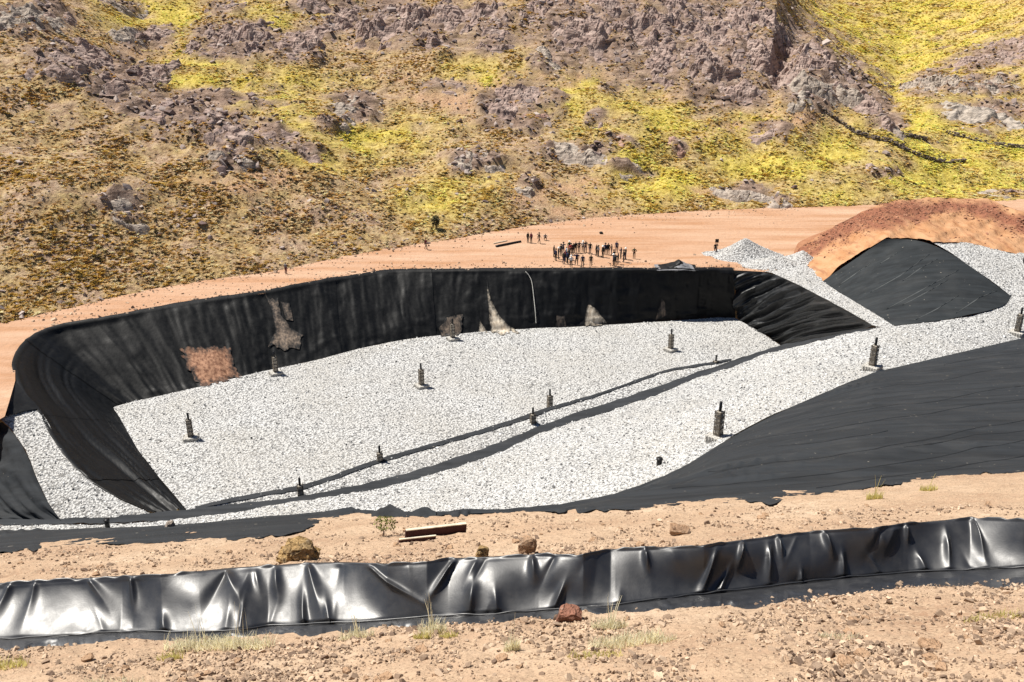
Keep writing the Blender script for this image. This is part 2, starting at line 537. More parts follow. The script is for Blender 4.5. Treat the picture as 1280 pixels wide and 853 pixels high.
def sample_mesh(obs, density):
    P = []
    for o in obs:
        me = o.data; me.calc_loop_triangles()
        n = len(me.loop_triangles)
        t = np.zeros(n * 3, np.int32); me.loop_triangles.foreach_get('vertices', t); t = t.reshape(-1, 3)
        V = np.zeros(len(me.vertices) * 3, np.float32); me.vertices.foreach_get('co', V); V = V.reshape(-1, 3)
        A, B, D = V[t[:, 0]], V[t[:, 1]], V[t[:, 2]]
        ar = np.linalg.norm(np.cross(B - A, D - A), axis=1) / 2
        k = int(ar.sum() * density)
        ix = rng.choice(n, k, p=ar / ar.sum())
        r1 = np.sqrt(rng.random(k))[:, None]; r2 = rng.random(k)[:, None]
        P.append(A[ix] * (1 - r1) + B[ix] * r1 * (1 - r2) + D[ix] * r1 * r2)
    return np.vstack(P)
def rnd_rot(n, tilt=.5):
    return np.c_[rng.normal(0, tilt, n), rng.normal(0, tilt, n), rng.uniform(0, 6.28, n)]

# ================================================================== SETTING
ZF = -7.0                                  # pit floor height (bench = 0)

# ---- hillside ------------------------------------------------------
BASE_PX = [(-260, 450), (-150, 430), (0, 405), (90, 385), (200, 360), (360, 336), (480, 312), (560, 300), (660, 282), (760, 271),
           (880, 263), (1040, 258), (1280, 250), (1500, 243), (1700, 240)]
_b = atz([p[0] for p in BASE_PX], [p[1] for p in BASE_PX], 0.)
BA, BD = _b[:, 0] / _b[:, 1], _b[:, 1]
HC = {   # column: mid, crest, dip behind, upper slope, top of frame  (distance, height)
 -260: [(112, 9.5), (168, 31), (178, 31), (194, 35), (212, 41)],
 -150: [(118, 9.5), (172, 30), (182, 29.5), (198, 33), (215, 38)],
 0: [(124, 9.3), (178, 28.9), (190, 27), (203, 31), (215, 33.6)],
 60: [(126, 8.8), (172, 25), (185, 22), (198, 28.5), (215, 33.6)],
 190: [(138, 9.4), (167, 19.8), (180, 15), (220, 22.5), (268, 33)],
 320: [(136, 6.2), (152.8, 12.1), (164, 9.4), (200, 18), (262, 33)],
 470: [(139, 2.6), (147, 4.9), (157, 4.0), (205, 15), (265, 33)],
 640: [(155, 3.4), (170, 8), (187, 12.6), (205, 18), (245, 33)],
 800: [(165, 3.8), (180, 9), (195, 13.8), (205, 17.5), (240, 33.2)],
 960: [(170, 3), (190, 9.8), (205, 16.5), (222, 25), (290, 37)],
 1010: [(175, 4), (218, 25.2), (245, 22), (320, 24), (450, 33)],
 1060: [(188, 8), (210, 18.6), (238, 13), (310, 15), (450, 30)],
 1120: [(178, 4.5), (190, 8.7), (203, 4.5), (300, 8.5), (450, 30)],
 1200: [(180, 2), (205, 4.5), (222, 6), (310, 15.3), (420, 30.4)],
 1280: [(180, 1.6), (195, 3.2), (230, 5.6), (275, 14), (345, 31.6)],
 1450: [(182, 1.6), (197, 4), (230, 9), (270, 20), (330, 38)],
 1700: [(184, 1.6), (199, 4), (230, 9), (270, 20), (330, 38)]}
_cu = sorted(HC)
_ca = np.array([(u - 640) / FPX * .967 for u in _cu])
_ck = np.array([[(0, 0)] + HC[u] for u in _cu], float)
ROCKS = [  # u, v, width px, height px, kind
 (28, 24, 62, 34, 'g'), (62, 12, 34, 26, 'p'), (72, 78, 70, 34, 'p'), (128, 78, 70, 30, 'p'), (150, 104, 70, 36, 'p'), (186, 100, 50, 34, 'p'),
 (150, 6, 34, 16, 'g'), (168, 50, 30, 26, 'g'), (196, 46, 38, 30, 'p'), (292, 50, 92, 48, 'p'), (372, 58, 66, 36, 'p'), (212, 134, 64, 36, 'p'),
 (250, 142, 60, 36, 'p'), (288, 170, 60, 36, 'p'), (292, 194, 56, 26, 'g'), (336, 172, 60, 28, 'p'), (376, 184, 46, 20, 'p'), (150, 250, 54, 26, 'g'),
 (160, 272, 40, 16, 'g'), (392, 8, 56, 18, 'p'), (434, 22, 40, 34, 'p'), (412, 38, 46, 22, 'p'), (280, 10, 46, 14, 'p'),
 (488, 26, 88, 48, 'p'), (540, 40, 60, 40, 'p'), (570, 22, 60, 34, 'p'), (606, 26, 56, 40, 'p'), (620, 48, 54, 26, 'p'), (680, 74, 34, 26, 'g'),
 (640, 122, 54, 24, 'p'), (628, 138, 40, 16, 'p'), (668, 140, 30, 16, 'r'), (450, 132, 56, 24, 'g'), (424, 152, 36, 14, 'g'), (598, 196, 66, 18, 'g'), (576, 204, 30, 12, 'g'),
 (700, 188, 56, 22, 'g'), (738, 198, 54, 18, 'g'), (772, 178, 34, 16, 'r'), (744, 153, 24, 16, 'p'), (660, 232, 34, 16, 'g'), (786, 212, 40, 8, 'g'),
 (690, 18, 70, 38, 'p'), (724, 44, 74, 40, 'p'), (768, 20, 74, 40, 'p'), (770, 62, 70, 34, 'p'), (816, 34, 70, 46, 'p'), (830, 84, 50, 46, 'p'),
 (862, 22, 70, 44, 'p'), (868, 72, 56, 40, 'p'), (900, 90, 64, 46, 'p'), (908, 44, 70, 44, 'p'), (944, 22, 56, 36, 'p'), (946, 72, 60, 46, 'p'),
 (926, 118, 50, 26, 'p'), (978, 52, 56, 40, 'p'), (984, 92, 54, 44, 'p'), (1012, 72, 56, 36, 'p'), (1020, 104, 50, 36, 'g'), (1048, 94, 50, 34, 'p'),
 (1062, 122, 46, 30, 'g'), (1084, 130, 40, 28, 'p'), (1104, 152, 36, 24, 'p'), (1118, 164, 22, 14, 'g'), (1000, 126, 40, 18, 'g'),
 (846, 180, 26, 14, 'r'), (962, 166, 50, 12, 'p'), (1236, 144, 96, 30, 'w'), (1168, 104, 60, 28, 'g'), (1210, 104, 60, 20, 'g'), (1250, 106, 50, 18, 'g'),
 (1232, 74, 80, 18, 'p'), (1268, 58, 70, 20, 'p'), (930, 244, 70, 14, 'g'), (975, 254, 30, 10, 'g'), (1096, 212, 30, 10, 'p'), (560, 110, 50, 14, 'p'), (1246, 242, 30, 10, 'g')]
YEL = [(215, 25, 60, 45), (260, 90, 80, 45), (330, 130, 90, 40), (400, 180, 80, 28), (470, 170, 90, 26), (180, 8, 60, 30), (330, 20, 60, 25), (470, 8, 60, 10),
       (730, 130, 50, 40), (780, 190, 60, 40), (830, 160, 60, 50), (840, 230, 80, 34), (940, 200, 110, 50), (1040, 215, 110, 50), (1130, 60, 130, 70), (1060, 25, 60, 30),
       (1180, 30, 130, 60), (1150, 150, 90, 50), (1240, 200, 110, 60), (1260, 100, 60, 20), (1150, 210, 130, 60), (620, 90, 60, 20), (560, 245, 60, 25), (890, 35, 20, 6)]
BARE = [(620, 110, 60, 20), (690, 100, 50, 12), (520, 110, 40, 12), (740, 265, 80, 8), (660, 250, 30, 8), (900, 165, 60, 10), (1000, 150, 60, 12), (170, 65, 50, 12), (560, 130, 60, 12),
        (880, 120, 50, 14), (790, 100, 50, 16), (860, 250, 60, 12), (300, 225, 60, 12), (720, 240, 60, 12)]
def blobs(L, u, v, soft=.35):
    r = np.zeros(np.shape(u))
    for (a, b, w, h) in L:
        d = np.sqrt(((u - a) / w) ** 2 + ((v - b) / h) ** 2)
        r = np.maximum(r, 1 - sstep(1 - soft, 1 + soft, d))
    return r
FARA = [(u - 640) / FPX * .967 for u in (-260, 640, 800, 900, 990, 1100, 1280)]
def hill_z(x, y):
    a = np.asarray(x, float) / y
    D0 = np.interp(a, BA, BD)
    ks, kz = [D0 - 40, D0], [np.full_like(a, -34.), np.zeros_like(a)]
    for k in range(1, 6):
        ks.append(np.maximum(np.interp(a, _ca, _ck[:, k, 0]), ks[-1] + 4)); kz.append(np.interp(a, _ca, _ck[:, k, 1]))
    ks.append(ks[-1] + 250); kz.append(kz[-1] + 250 * np.interp(a, FARA, [.48, .45, .3, .15, .08, .25, .48]))
    z = np.full_like(a, -34.)
    for i in range(len(ks) - 1):
        t = (y - ks[i]) / (ks[i + 1] - ks[i])
        seg = kz[i] + (kz[i + 1] - kz[i]) * t
        z = np.where((t >= 0), seg, z)
    f = sstep(-2, 14, y - D0)
    z = z + f * (1.5 * fbm(x / 21., y / 21., 11, 3) + .65 * fbm(x / 6., y / 6., 21, 3)) + (.12 + .1 * f) * fbm(x / 1.6, y / 1.6, 31, 3)
    return z, D0
def hill_masks(x, y, z):
    u, v = proj(x, y, z)
    wu = u + 14 * fbm(x / 9., y / 9., 41, 3); wv = v + 9 * fbm(x / 9., y / 9., 51, 3)
    rk = blobs([(r[0], r[1], r[2] * .6, r[3] * .6) for r in ROCKS], wu, wv, .5)
    rk = np.maximum(rk, sstep(.25, .9, blobs([(860, 60, 210, 75), (1030, 105, 80, 42), (560, 35, 130, 40), (250, 140, 130, 34), (650, 130, 60, 40)], wu, wv) * .62 + .33 * fbm(x / 5., y / 5., 61, 3)))
    ye = blobs(YEL, wu + 12 * fbm(x / 4., y / 4., 73, 3), wv + 8 * fbm(x / 4., y / 4., 75, 3), .8) * np.clip(.75 + .55 * fbm(x / 6., y / 6., 71, 4), 0, 1)
    ba = blobs(BARE, wu, wv, .5) * np.clip(.6 + .6 * fbm(x / 5., y / 5., 81, 3), 0, 1)
    return rk, ye * (1 - rk), ba * (1 - rk)
na, nd = 560, 520
aa = np.linspace(-.80, .86, na)
tt = np.linspace(0, 1, nd)
Dg = 80 + 420 * (.55 * tt + .45 * tt ** 2.4)
Dg[-1] = 640
AX, DY = np.meshgrid(aa, Dg)
HX, HY = AX * DY, DY
HZ, HD0 = hill_z(HX, HY)
rk, ye, ba = hill_masks(HX, HY, HZ)
HZ = HZ + rk * (.9 * ridged(HX / 5., HY / 9., 91, 3) + .5 * fbm(HX / 2.2, HY / 2.2, 95, 3))
hill_me = grid_mesh('hillside', np.stack([HX, HY, HZ], -1))
set_mask(hill_me, np.stack([rk, ye, ba], -1).reshape(-1, 3))
hill = link('hillside', hill_me, 'hillside_turf'); hill['kind'] = 'structure'
hill_bvh = BVHTree.FromPolygons([tuple(p) for p in np.stack([HX, HY, HZ], -1).reshape(-1, 3)[:, :]], grid_faces(nd, na).tolist())
def ray(bvh, u, v):
    dx, dy, dz = dirs(u, v)
    d = Vector((float(dx), float(dy), float(dz))).normalized()
    h = bvh.ray_cast(Vector((0, 0, CAMZ)), d)
    return h[0], h[1], h[3]

# wide ground sheet under everything, out to the horizon
gx = np.array([-1500., 1500.])
gnd = mesh_np('ground', [(-1800, -300, -32), (1800, -300, -32), (1800, 2500, -32), (-1800, 2500, -32)], np.array([[0, 1, 2, 3]]))
g_o = link('ground', gnd, 'dirt'); g_o['kind'] = 'structure'

# ---- pit outline (top edge of the wall -> floor edge), pixels + heights
WALL = [  # top u, v, z, bottom u, v
 (19, 476, -.2, 143, 513), (19, 462, 0, 142, 511), (20, 452, 0, 142, 510), (25, 439, 0, 144, 509), (40, 423, 0, 151, 507), (69, 409, 0, 166, 503),
 (125, 400, 0, 200, 495.5), (200, 386, 0, 245, 485.5), (250, 378, 0, 283, 476), (328, 367, 0, 345, 461), (400, 353, 0, 406, 448), (440, 347, 0, 448, 437),
 (480, 340.5, 0, 492, 427.5), (540, 339.3, 0, 545, 420), (620, 338.8, 0, 622, 414.5), (700, 338.4, 0, 702, 409), (790, 338, 0, 785, 405.5), (870, 337.8, 0, 862, 400.5),
 (900, 337.8, 0, 897, 398), (917, 338, 0, 919, 398.5)]
LEFTW = [(19, 455, .05, 142, 510), (19, 476, -.2, 143, 513), (30, 494, -.7, 146, 517), (48, 510, -1.5, 150, 523), (75, 560, -2.5, 172, 562), (110, 600, -3.5, 200, 600), (150, 625, -4.5, 218, 620), (185, 640, -5.2, 233, 637)]
RIGHTW = [(917, 338, 0, 919, 398.5), (965, 341, 0, 932, 406), (1000, 357, .7, 950, 416), (1030, 373, 1.4, 972, 430), (1060, 389, 2.1, 990, 441), (1092, 407, 2.9, 1010, 452)]
def wall_grid(L, nc, nr, it=1):
    T = np.array([atz(a, b, z) for a, b, z, _, _ in L]); B = np.array([atz(c, d, ZF - .15) for _, _, _, c, d in L])
    J = smooth_poly(np.hstack([T, B]), it)
    J = resample(J, nc)
    s = np.linspace(0, 1, nr)[:, None, None]
    return J[None, :, :3] * (1 - s) + J[None, :, 3:] * s

# ---- bench (dirt shelf behind the pit)
top_edge = [(a, b) for a, b, *_ in WALL]
bench_poly = [(-260, 640), (-60, 560), (6, 521), (12, 500)] + top_edge[:] + [(965, 340.5), (1030, 372), (1092, 406), (1150, 415), (1300, 430), (1700, 430), (1700, 236), (1500, 238), (1280, 243), (1040, 251),
              (880, 255), (760, 262), (660, 272), (560, 289), (480, 301), (360, 324), (200, 348), (90, 373), (0, 392), (-150, 416), (-260, 432)]
def bench_z(u, v):
    r = np.where(u < 20, -np.clip((v - 505) / 60., 0, 3), 0.)
    return r + np.where(u > 960, -1.2 * sstep(0, 25, v - 335 - np.clip(u - 960, 0, 400) * .4), 0)
bench = patch('dirt_bench', bench_poly, bench_z, 13, 'bench_dirt', .05, .25); bench['kind'] = 'structure'

# ---- pit floor
floor_poly = [(c, d - .5) for _, _, _, c, d in LEFTW[::-1]] + [(c, d - .5) for *_, c, d in WALL[1:]] + [(c, d - .5) for *_, c, d in RIGHTW[1:]] + \
             [(1010, 470), (900, 500), (700, 570), (560, 620), (400, 660), (240, 675), (180, 660)]
floor = patch('gravel_floor', floor_poly, lambda u, v: np.full(np.shape(u), ZF), 11, 'gravel', .10, .12); floor['kind'] = 'structure'

# ---- dyke crest lines
THICK = [(-140, 654, 661, -5.0), (0, 650, 657, -5.0), (75, 649, 656, -5), (150, 645, 654, -5), (200, 640.5, 652, -5), (233, 637, 649, -5), (300, 629, 641, -4.9), (345, 625, 633, -4.8), (377, 620, 628, -4.8),
         (420, 612, 621, -4.8), (480, 599, 611, -4.8), (540, 582.5, 594, -4.8), (600, 562, 576, -4.8), (640, 547, 560, -4.8), (672, 533, 545, -4.8), (720, 516, 527.5, -4.7), (780, 497, 508, -4.5),
         (830, 481, 491, -4.1), (860, 469, 477, -3.8), (893, 459, 467, -3.2), (920, 449, 459, -2.4), (945, 441, 448.5, -1.5), (975, 431.5, 439, -.6), (1005, 426.5, 431.5, .4), (1045, 418, 421, 1.7),
         (1080, 411, 413.5, 2.6), (1118, 407, 409, 3.05)]
tk = smooth_poly(np.array(THICK, float), 2)
tk = np.stack([np.interp(np.linspace(-140, 1118, 320), tk[:, 0], tk[:, k]) for k in range(4)], -1)
tk[:, 1] += .7 * vn(tk[:, 0] / 9., 0 * tk[:, 0], 5); tk[:, 2] += 1.1 * vn(tk[:, 0] / 7., 3 + 0 * tk[:, 0], 6)
THIN = [(244, 634, 638), (300, 620, 625), (369, 608.5, 614), (400, 600.5, 606), (470, 574, 580), (547, 553, 558), (610, 534.5, 539.5), (660, 519, 524), (687, 508.3, 513), (720, 500, 503.5), (751, 491, 494),
        (790, 477, 480), (829, 463, 466), (860, 457.5, 460), (889, 453, 455.5), (914, 449, 451)]
tn = smooth_poly(np.array(THIN, float), 2)
tn = np.stack([np.interp(np.linspace(244, 914, 200), tn[:, 0], tn[:, k]) for k in range(3)], -1)
tn[:, 1] += .4 * vn(tn[:, 0] / 8., 1 + 0 * tn[:, 0], 7); tn[:, 2] += .7 * vn(tn[:, 0] / 6., 2 + 0 * tn[:, 0], 8)
zt = -5.6 + .6 * sstep(800, 914, tn[:, 0]) * 1.2
# ridge under the thin strip, gravel on its near face
n_far, n_near = atz(tn[:, 0], tn[:, 1], zt), atz(tn[:, 0], tn[:, 2], zt)
tkv = np.stack([np.interp(tn[:, 0], tk[:, 0], tk[:, k]) for k in range(4)], -1)
valley = atz(tkv[:, 0], tkv[:, 1], tkv[:, 3]) + np.array([0, .9, 0]); valley[:, 2] = np.minimum(valley[:, 2] - 1.3, -6.2)
foot = n_far + np.array([-.3, 2.6, 0]); foot[:, 2] = ZF - .1
G = np.stack([foot, n_far - [0, 0, .06], n_near - [0, 0, .06], n_near * .5 + valley * .5, valley], 0)
strip = link('gravel_strip', grid_mesh('gravel_strip', G), 'gravel'); strip['kind'] = 'structure'
def band(name, rows, mat, amp, sd):
    G = np.stack(rows, 0)
    t = np.linspace(0, 1, (len(rows) - 1) * 4 + 1) * (len(rows) - 1)
    i = np.minimum(t.astype(int), len(rows) - 2); f = (t - i)[:, None, None]
    G = G[i] * (1 - f) + G[i + 1] * f
    G[..., 2] += amp * (fbm(G[..., 0] * 1.1, G[..., 1] * 1.1, sd, 3) * .5 + .6)
    return link(name, grid_mesh(name, G), mat)
o = band('geotextile_strip', [n_far, n_near], 'band_geotextile', .05, 3)
tag(o, 'narrow black geotextile strip along the low ridge on the pit floor', 'geotextile')
k_far, k_near = atz(tk[:, 0], tk[:, 1], tk[:, 3]), atz(tk[:, 0], tk[:, 2], tk[:, 3])
back = k_far + np.array([-.4, 3.0, 0]); back[:, 2] = np.minimum(ZF - .05, back[:, 2] - 1)
o = band('geotextile_strip', [back, k_far - [0, 0, .04], k_near], 'band_geotextile', .07, 4)
tag(o, 'broad black geotextile strip along the crest of the gravel dyke', 'geotextile')

# ---- dyke and road gravel
GE = [(740, 632, 3.0), (800, 610, 4.4), (860, 580, 6.0), (898, 556, 6.8), (930, 538, 6.5), (960, 522, 6.2), (1020, 495, 5.7), (1092, 465.5, 5.1), (1180, 445, 3.8), (1280, 422, 2.2), (1400, 396, .6), (1500, 380, -.4)]
GH = [(-140, 762, -5.2), (0, 749, -5.2), (200, 735, -4.6), (400, 715, -3.2), (600, 662, .8), (700, 640, 2.5)]        # hidden behind the near bank
MA = [(1028, 352, .5), (1050, 366, 1.2), (1070, 378, 1.8), (1095, 393, 2.5), (1118, 407.5, 3.05)]
MB_ = [(1106, 299, 6.0), (1150, 299.5, 6.1), (1190, 317, 5.4), (1235, 349, 4.2), (1264, 371, 3.2)]
MBOT = [(1118, 407.5, 3.05), (1170, 401.5, 3.1), (1215, 393.5, 3.15), (1245, 386, 3.2), (1260, 379, 3.2), (1264, 371, 3.2)]
ctrl = [(u, (a + b) / 2, z) for u, a, b, z in THICK] + GE + GH + MBOT + MB_[1:] + [(1245, 313, 5.3), (1310, 321, 5.0), (1420, 345, 4.0), (1500, 360, 2.5), (1200, 303, 5.8)]
road_z = rbf(ctrl)
ge_s = smooth_poly(np.array(GE), 2)
road_poly = [(a, b - .6) for a, b in tk[:, [0, 2]]] + [(a, b) for a, b, _ in MBOT[1:]] + [(1235, 349), (1190, 317), (1163, 302), (1180, 299), (1205, 303), (1245, 312), (1310, 320), (1420, 344), (1500, 360)] + \
            [(a, b + .5) for a, b, _ in ge_s[::-1]] + [(a, b) for a, b, _ in GH[::-1]]
road = patch('gravel_road', road_poly, road_z, 10, 'gravel', .12, .15); road['kind'] = 'structure'

# left ramp and strip on the right
ramp_ctrl = [(a, b, z) for a, b, z, *_ in LEFTW[3:]] + [(4, 521, -.9), (-40, 530, -1), (-20, 545, -1.5), (20, 560, -2.2), (48, 605, -3.6), (75, 646, -5.1), (130, 648, -5.0), (185, 644, -5.05)]
rz = rbf(ramp_ctrl)
ramp_poly = [(-60, 531), (6, 519.5), (30, 512), (48, 509.5), (62, 532), (75, 560), (92, 582), (110, 600), (150, 625), (187, 641), (180, 646), (150, 647), (75, 650), (60, 628), (46, 598), (32, 562), (14, 536), (0, 524), (-60, 545)]
ramp = patch('gravel_ramp', ramp_poly, rz, 7, 'gravel', .06, .2); ramp['kind'] = 'structure'
str_ctrl = [(a, b, z) for a, b, z, *_ in RIGHTW] + MA + [(985, 335, .1), (1000, 330, .3)]
sz = rbf(str_ctrl)
apron_poly = [(950, 338), (965, 341), (1000, 357), (1030, 373), (1060, 389), (1092, 407.2), (1105, 409), (1119, 408), (1095, 393), (1070, 378), (1050, 366), (1028, 352), (1024, 338), (1000, 322), (970, 326)]
apron = patch('gravel_strip', apron_poly, lambda u, v: sz(u, v) + .05, 6, 'gravel', .05, .3); apron['kind'] = 'structure'

# ---- near bank: two dirt slopes with the drain face between them
def plane_back(x, y): return CAMZ - (3.44 + .52 * y - .08 * x)
def hit_plane(u, v, c):
    dx, dy, dz = dirs(u, v)
    t = c / (-dz - .52 * dy + .08 * dx)
    return np.stack([dx * t, dy * t, CAMZ + dz * t], -1)
DT = np.array([(-200, 742), (0, 731), (50, 728), (151, 722), (201, 720.5), (285, 712), (336, 709), (386, 705.5), (430, 705), (484, 707), (534, 704), (561, 700), (595, 699), (669, 695), (729, 695), (763, 689),
      (830, 686), (880, 684), (931, 677), (1011, 667), (1092, 662), (1129, 657), (1213, 649.5), (1280, 652), (1480, 650)], float)
DB = np.array([(-200, 812), (0, 801), (84, 796), (151, 791), (250, 792), (302, 790), (336, 784), (430, 780), (517, 774), (615, 769), (685, 764), (769, 757.5), (850, 747.5), (951, 736), (1051, 724), (1135, 717), (1280, 710.5), (1480, 703)], float)
AP = np.array([(-200, 822), (0, 818), (84, 811), (160, 806), (250, 806), (300, 800), (380, 799), (430, 797), (517, 785), (600, 788), (685, 776), (769, 768), (850, 766), (951, 757), (1000, 752), (1051, 748), (1135, 737), (1280, 735), (1480, 728)], float)
EE = np.array([(-200, 694), (0, 690), (60, 683), (130, 679), (165, 683), (200, 677), (250, 676), (300, 672), (345, 668), (380, 661), (400, 651), (415, 647), (440, 644), (480, 645), (540, 646), (600, 643), (650, 641), (700, 641), (760, 636), (800, 634), (850, 629),
      (900, 628), (930, 625), (960, 628), (1000, 619), (1060, 613), (1100, 608), (1180, 596), (1215, 592), (1280, 588), (1480, 566)], float)
FF = np.array([(-200, 669), (0, 665), (100, 662.5), (200, 659), (300, 651), (400, 641), (440, 640), (480, 641), (540, 641), (600, 639.5), (650, 637.5), (700, 637), (740, 632), (800, 622), (900, 616), (1000, 606), (1100, 596), (1280, 577), (1480, 556)], float)
def _offs(u):
    tilt = np.tan(np.radians(np.interp(u, [0, 350, 640, 1000, 1280], [24, 27, 36, 46, 48])))
    vt, vb = np.interp(u, DT[:, 0], DT[:, 1]), np.interp(u, DB[:, 0], DB[:, 1])
    T_ = hit_plane(u, vt, 3.44); dx, dy, dz = dirs(u, vb); tb = -dz / dy
    Ht = CAMZ - T_[:, 2]; Db = (Ht + tilt * T_[:, 1]) / (tb + tilt)
    return Db * tb - (3.44 + .52 * Db - .08 * dx / dy * Db)
_hu = np.linspace(-200, 1800, 72); _ho = _offs(_hu)
_ho = np.convolve(np.r_[[_ho[0]] * 4, _ho, [_ho[-1]] * 4], np.ones(9) / 9, 'valid')
def hidden_off(u): return np.interp(u, _hu, _ho)
UU = np.linspace(-200, 1800, 1060)
def pl(A, u=UU): return np.interp(u, A[:, 0], A[:, 1])
dt3 = hit_plane(UU, pl(DT), 3.44); db3 = hit_plane(UU, pl(DB), 3.44 + hidden_off(UU))
e3 = hit_plane(UU, pl(EE), 3.44); f3 = hit_plane(UU, pl(FF), 3.44)
def byA(P): 
    a = P[:, 0] / P[:, 1]; i = np.argsort(a)
    return a[i], P[i, 1]
aT, yT = byA(dt3); aB, yB = byA(db3); aF, yF = byA(f3)
def near_z(x, y, fine=True):
    a = x / y
    u_ = 640 + FPX * a / 1.2
    zb = plane_back(x, y)
    s = sstep(0, 1, (y - np.interp(a, aB, yB)) / (np.interp(a, aT, yT) - np.interp(a, aB, yB)))
    st = np.clip((y - np.interp(a, aB, yB)) / (np.interp(a, aT, yT) - np.interp(a, aB, yB)), 0, 1)
    z = zb - hidden_off(u_) * (1 - st)
    z = z - .36 * np.exp(-((st - .5) / .42) ** 2)                    # ground lies behind the drain face
    over = np.maximum(y - np.interp(a, aF, yF), 0)
    z = z - .9 * over - .1 * np.minimum(over, 1)
    if fine:
        k = 1 - .85 * ((st > .02) & (st < .98))
        z = z + k * (.07 * fbm(x / 1.9, y / 1.9, 101, 3) + .035 * fbm(x / .45, y / .45, 111, 3) + .03 * np.maximum(fbm(x / .16, y / .16, 121, 2), 0))
    return z
na2, nd2 = 860, 420
a2 = np.linspace(-.86, 1.08, na2)
yr = np.geomspace(5.0, 45, nd2)
A2, Y2 = np.meshgrid(a2, yr)
Yend = np.interp(A2, aF, yF) + 5.
Y2 = np.minimum(Y2, Yend)
Y2 = 5.0 + (np.linspace(0, 1, nd2)[:, None] ** 1.35) * (Yend - 5.0)
X2 = A2 * Y2
Z2 = near_z(X2, Y2)
near = link('dirt_slope', grid_mesh('dirt_slope', np.stack([X2, Y2, Z2], -1)), 'dirt'); near['kind'] = 'structure'

# ---- embankment of red earth at the far right
mctrl = [(1030, 352, .6), (1060, 325, 3), (1085, 311, 4.6), (1110, 298.5, 6.1), (1165, 301, 6.1), (1205, 304, 5.75), (1245, 313, 5.25), (1310, 321, 4.95), (1420, 345, 3.9), (1420, 300, 5.2), (1300, 285, 5.8), (1280, 276, 6.6), (1262, 262, 7.2),
         (1240, 252, 7.4), (1210, 248, 7.2), (1180, 247, 7.2), (1140, 249, 7.0), (1100, 254, 6.6), (1060, 274, 4.6), (1030, 291, 2.3), (1000, 311, .2), (990, 326, -.1), (1005, 335, .1), (1150, 275, 6.2), (1200, 280, 6.0), (1250, 285, 5.8)]
mz = rbf(mctrl)
mound_poly = [(1027, 352), (1060, 325), (1085, 311), (1108, 297.5), (1150, 297.5), (1166, 302), (1205, 304.5), (1245, 313.5), (1310, 322), (1420, 346), (1420, 285), (1300, 272), (1280, 268), (1262, 259), (1240, 251.5), (1210, 248), (1180, 247), (1140, 249), (1100, 254.5),
              (1060, 274), (1030, 291), (998, 312), (988, 326), (1003, 337)]
mound = patch('earth_mound', mound_poly, lambda u, v: mz(u, v) + .16 * vn(u / 13. + v / 20., v / 7., 77) * sstep(0, 30, 330 - v) + .05 * vn(u / 4., v / 3., 78), 3.5, 'mound_dirt', .22, .6)
V = np.zeros(len(mound.data.vertices) * 3); mound.data.vertices.foreach_get('co', V); V = V.reshape(-1, 3)
mu, mv = proj(V[:, 0], V[:, 1], V[:, 2])
wob = 6 * fbm(V[:, 0] / 3., V[:, 1] / 3., 131, 3)
ridge_v = np.interp(mu, [985, 1000, 1060, 1100, 1180, 1240, 1280, 1300], [322, 314, 284, 268, 258, 266, 285, 300])
red = np.clip(1 - np.abs(mv + wob - ridge_v) / np.interp(mu, [1000, 1060, 1140, 1190, 1230, 1290], [13, 20, 20, 9, 13, 18]), 0, 1)
red = np.clip(red * 2.2 * (.75 + .5 * vn(mu / 9. + mv / 9., mv / 3. - mu / 7., 141)), 0, .9)
set_mask(mound.data, np.stack([red, red * 0, red * 0], -1))
mound['kind'] = 'structure'
cr = np.array([(p[0], p[1]) for p in mound_poly[10:23]])
crs = resample(cr, 90)
c3 = atz(crs[:, 0], crs[:, 1], mz(crs[:, 0], crs[:, 1]) + .16 * vn(crs[:, 0] / 13. + crs[:, 1] / 20., crs[:, 1] / 7., 77) * sstep(0, 30, 330 - crs[:, 1]) + .05 * vn(crs[:, 0] / 4., crs[:, 1] / 3., 78))
bk = c3 + np.array([0, 1., 0]) * (4 + c3[:, 2:3] * 1.3); bk[:, 2] = -.3
me = grid_mesh('mound_back', np.stack([c3 - [0, 0, .05], c3 * .5 + bk * .5, bk], 0))
mb = link('mound_back', me, 'mound_dirt', mound)
set_mask(me, np.full((len(me.vertices), 3), .6))

# ================================================================== LINERS
def fold_disp(G, n, amp):
    return G + n * amp[..., None]
def split_panels(root, G, cuts, name, mat, lift=.05):
    """cut a liner grid into overlapping welded panels"""
    N = grid_normals(G); nc = G.shape[1]
    for i in range(len(cuts) - 1):
        a, b = cuts[i], min(nc, cuts[i + 1] + 3)
        S = G[:, a:b] + N[:, a:b] * (lift * (i % 2) + .01 * i % .03)
        link(name, grid_mesh(name, S), mat, root)
def wall_folds(G, sd, vert=.16, fine=.05, diag=0.):
    nr, nc = G.shape[:2]
    mid = G[nr // 2]
    s = np.r_[0, np.cumsum(np.linalg.norm(np.diff(mid, axis=0), axis=1))][None, :] + np.zeros((nr, 1))
    t = np.linspace(0, 1, nr)[:, None] + np.zeros((1, nc))
    ss = s + diag * t * 6
    w = 1.4 * vert * (ridged(ss / 2.6 + .25 * vn(s / 5, t * 2, sd), t * .8, sd, 3) - .9) * .5
    w = w + fine * fbm(ss / .7, t * 3, sd + 3, 3) + .25 * vn(s / 9., t * 1.3, sd + 9) + .10 * np.maximum(0, fbm(s / 3.1 + t, t * 4 - s / 7., sd + 15, 3))
    w = w + .14 * np.maximum(0, fbm(s / 2.2, t * 9, sd + 5, 2)) * sstep(.55, .95, t)     # slack folds at the toe
    return w, s, t
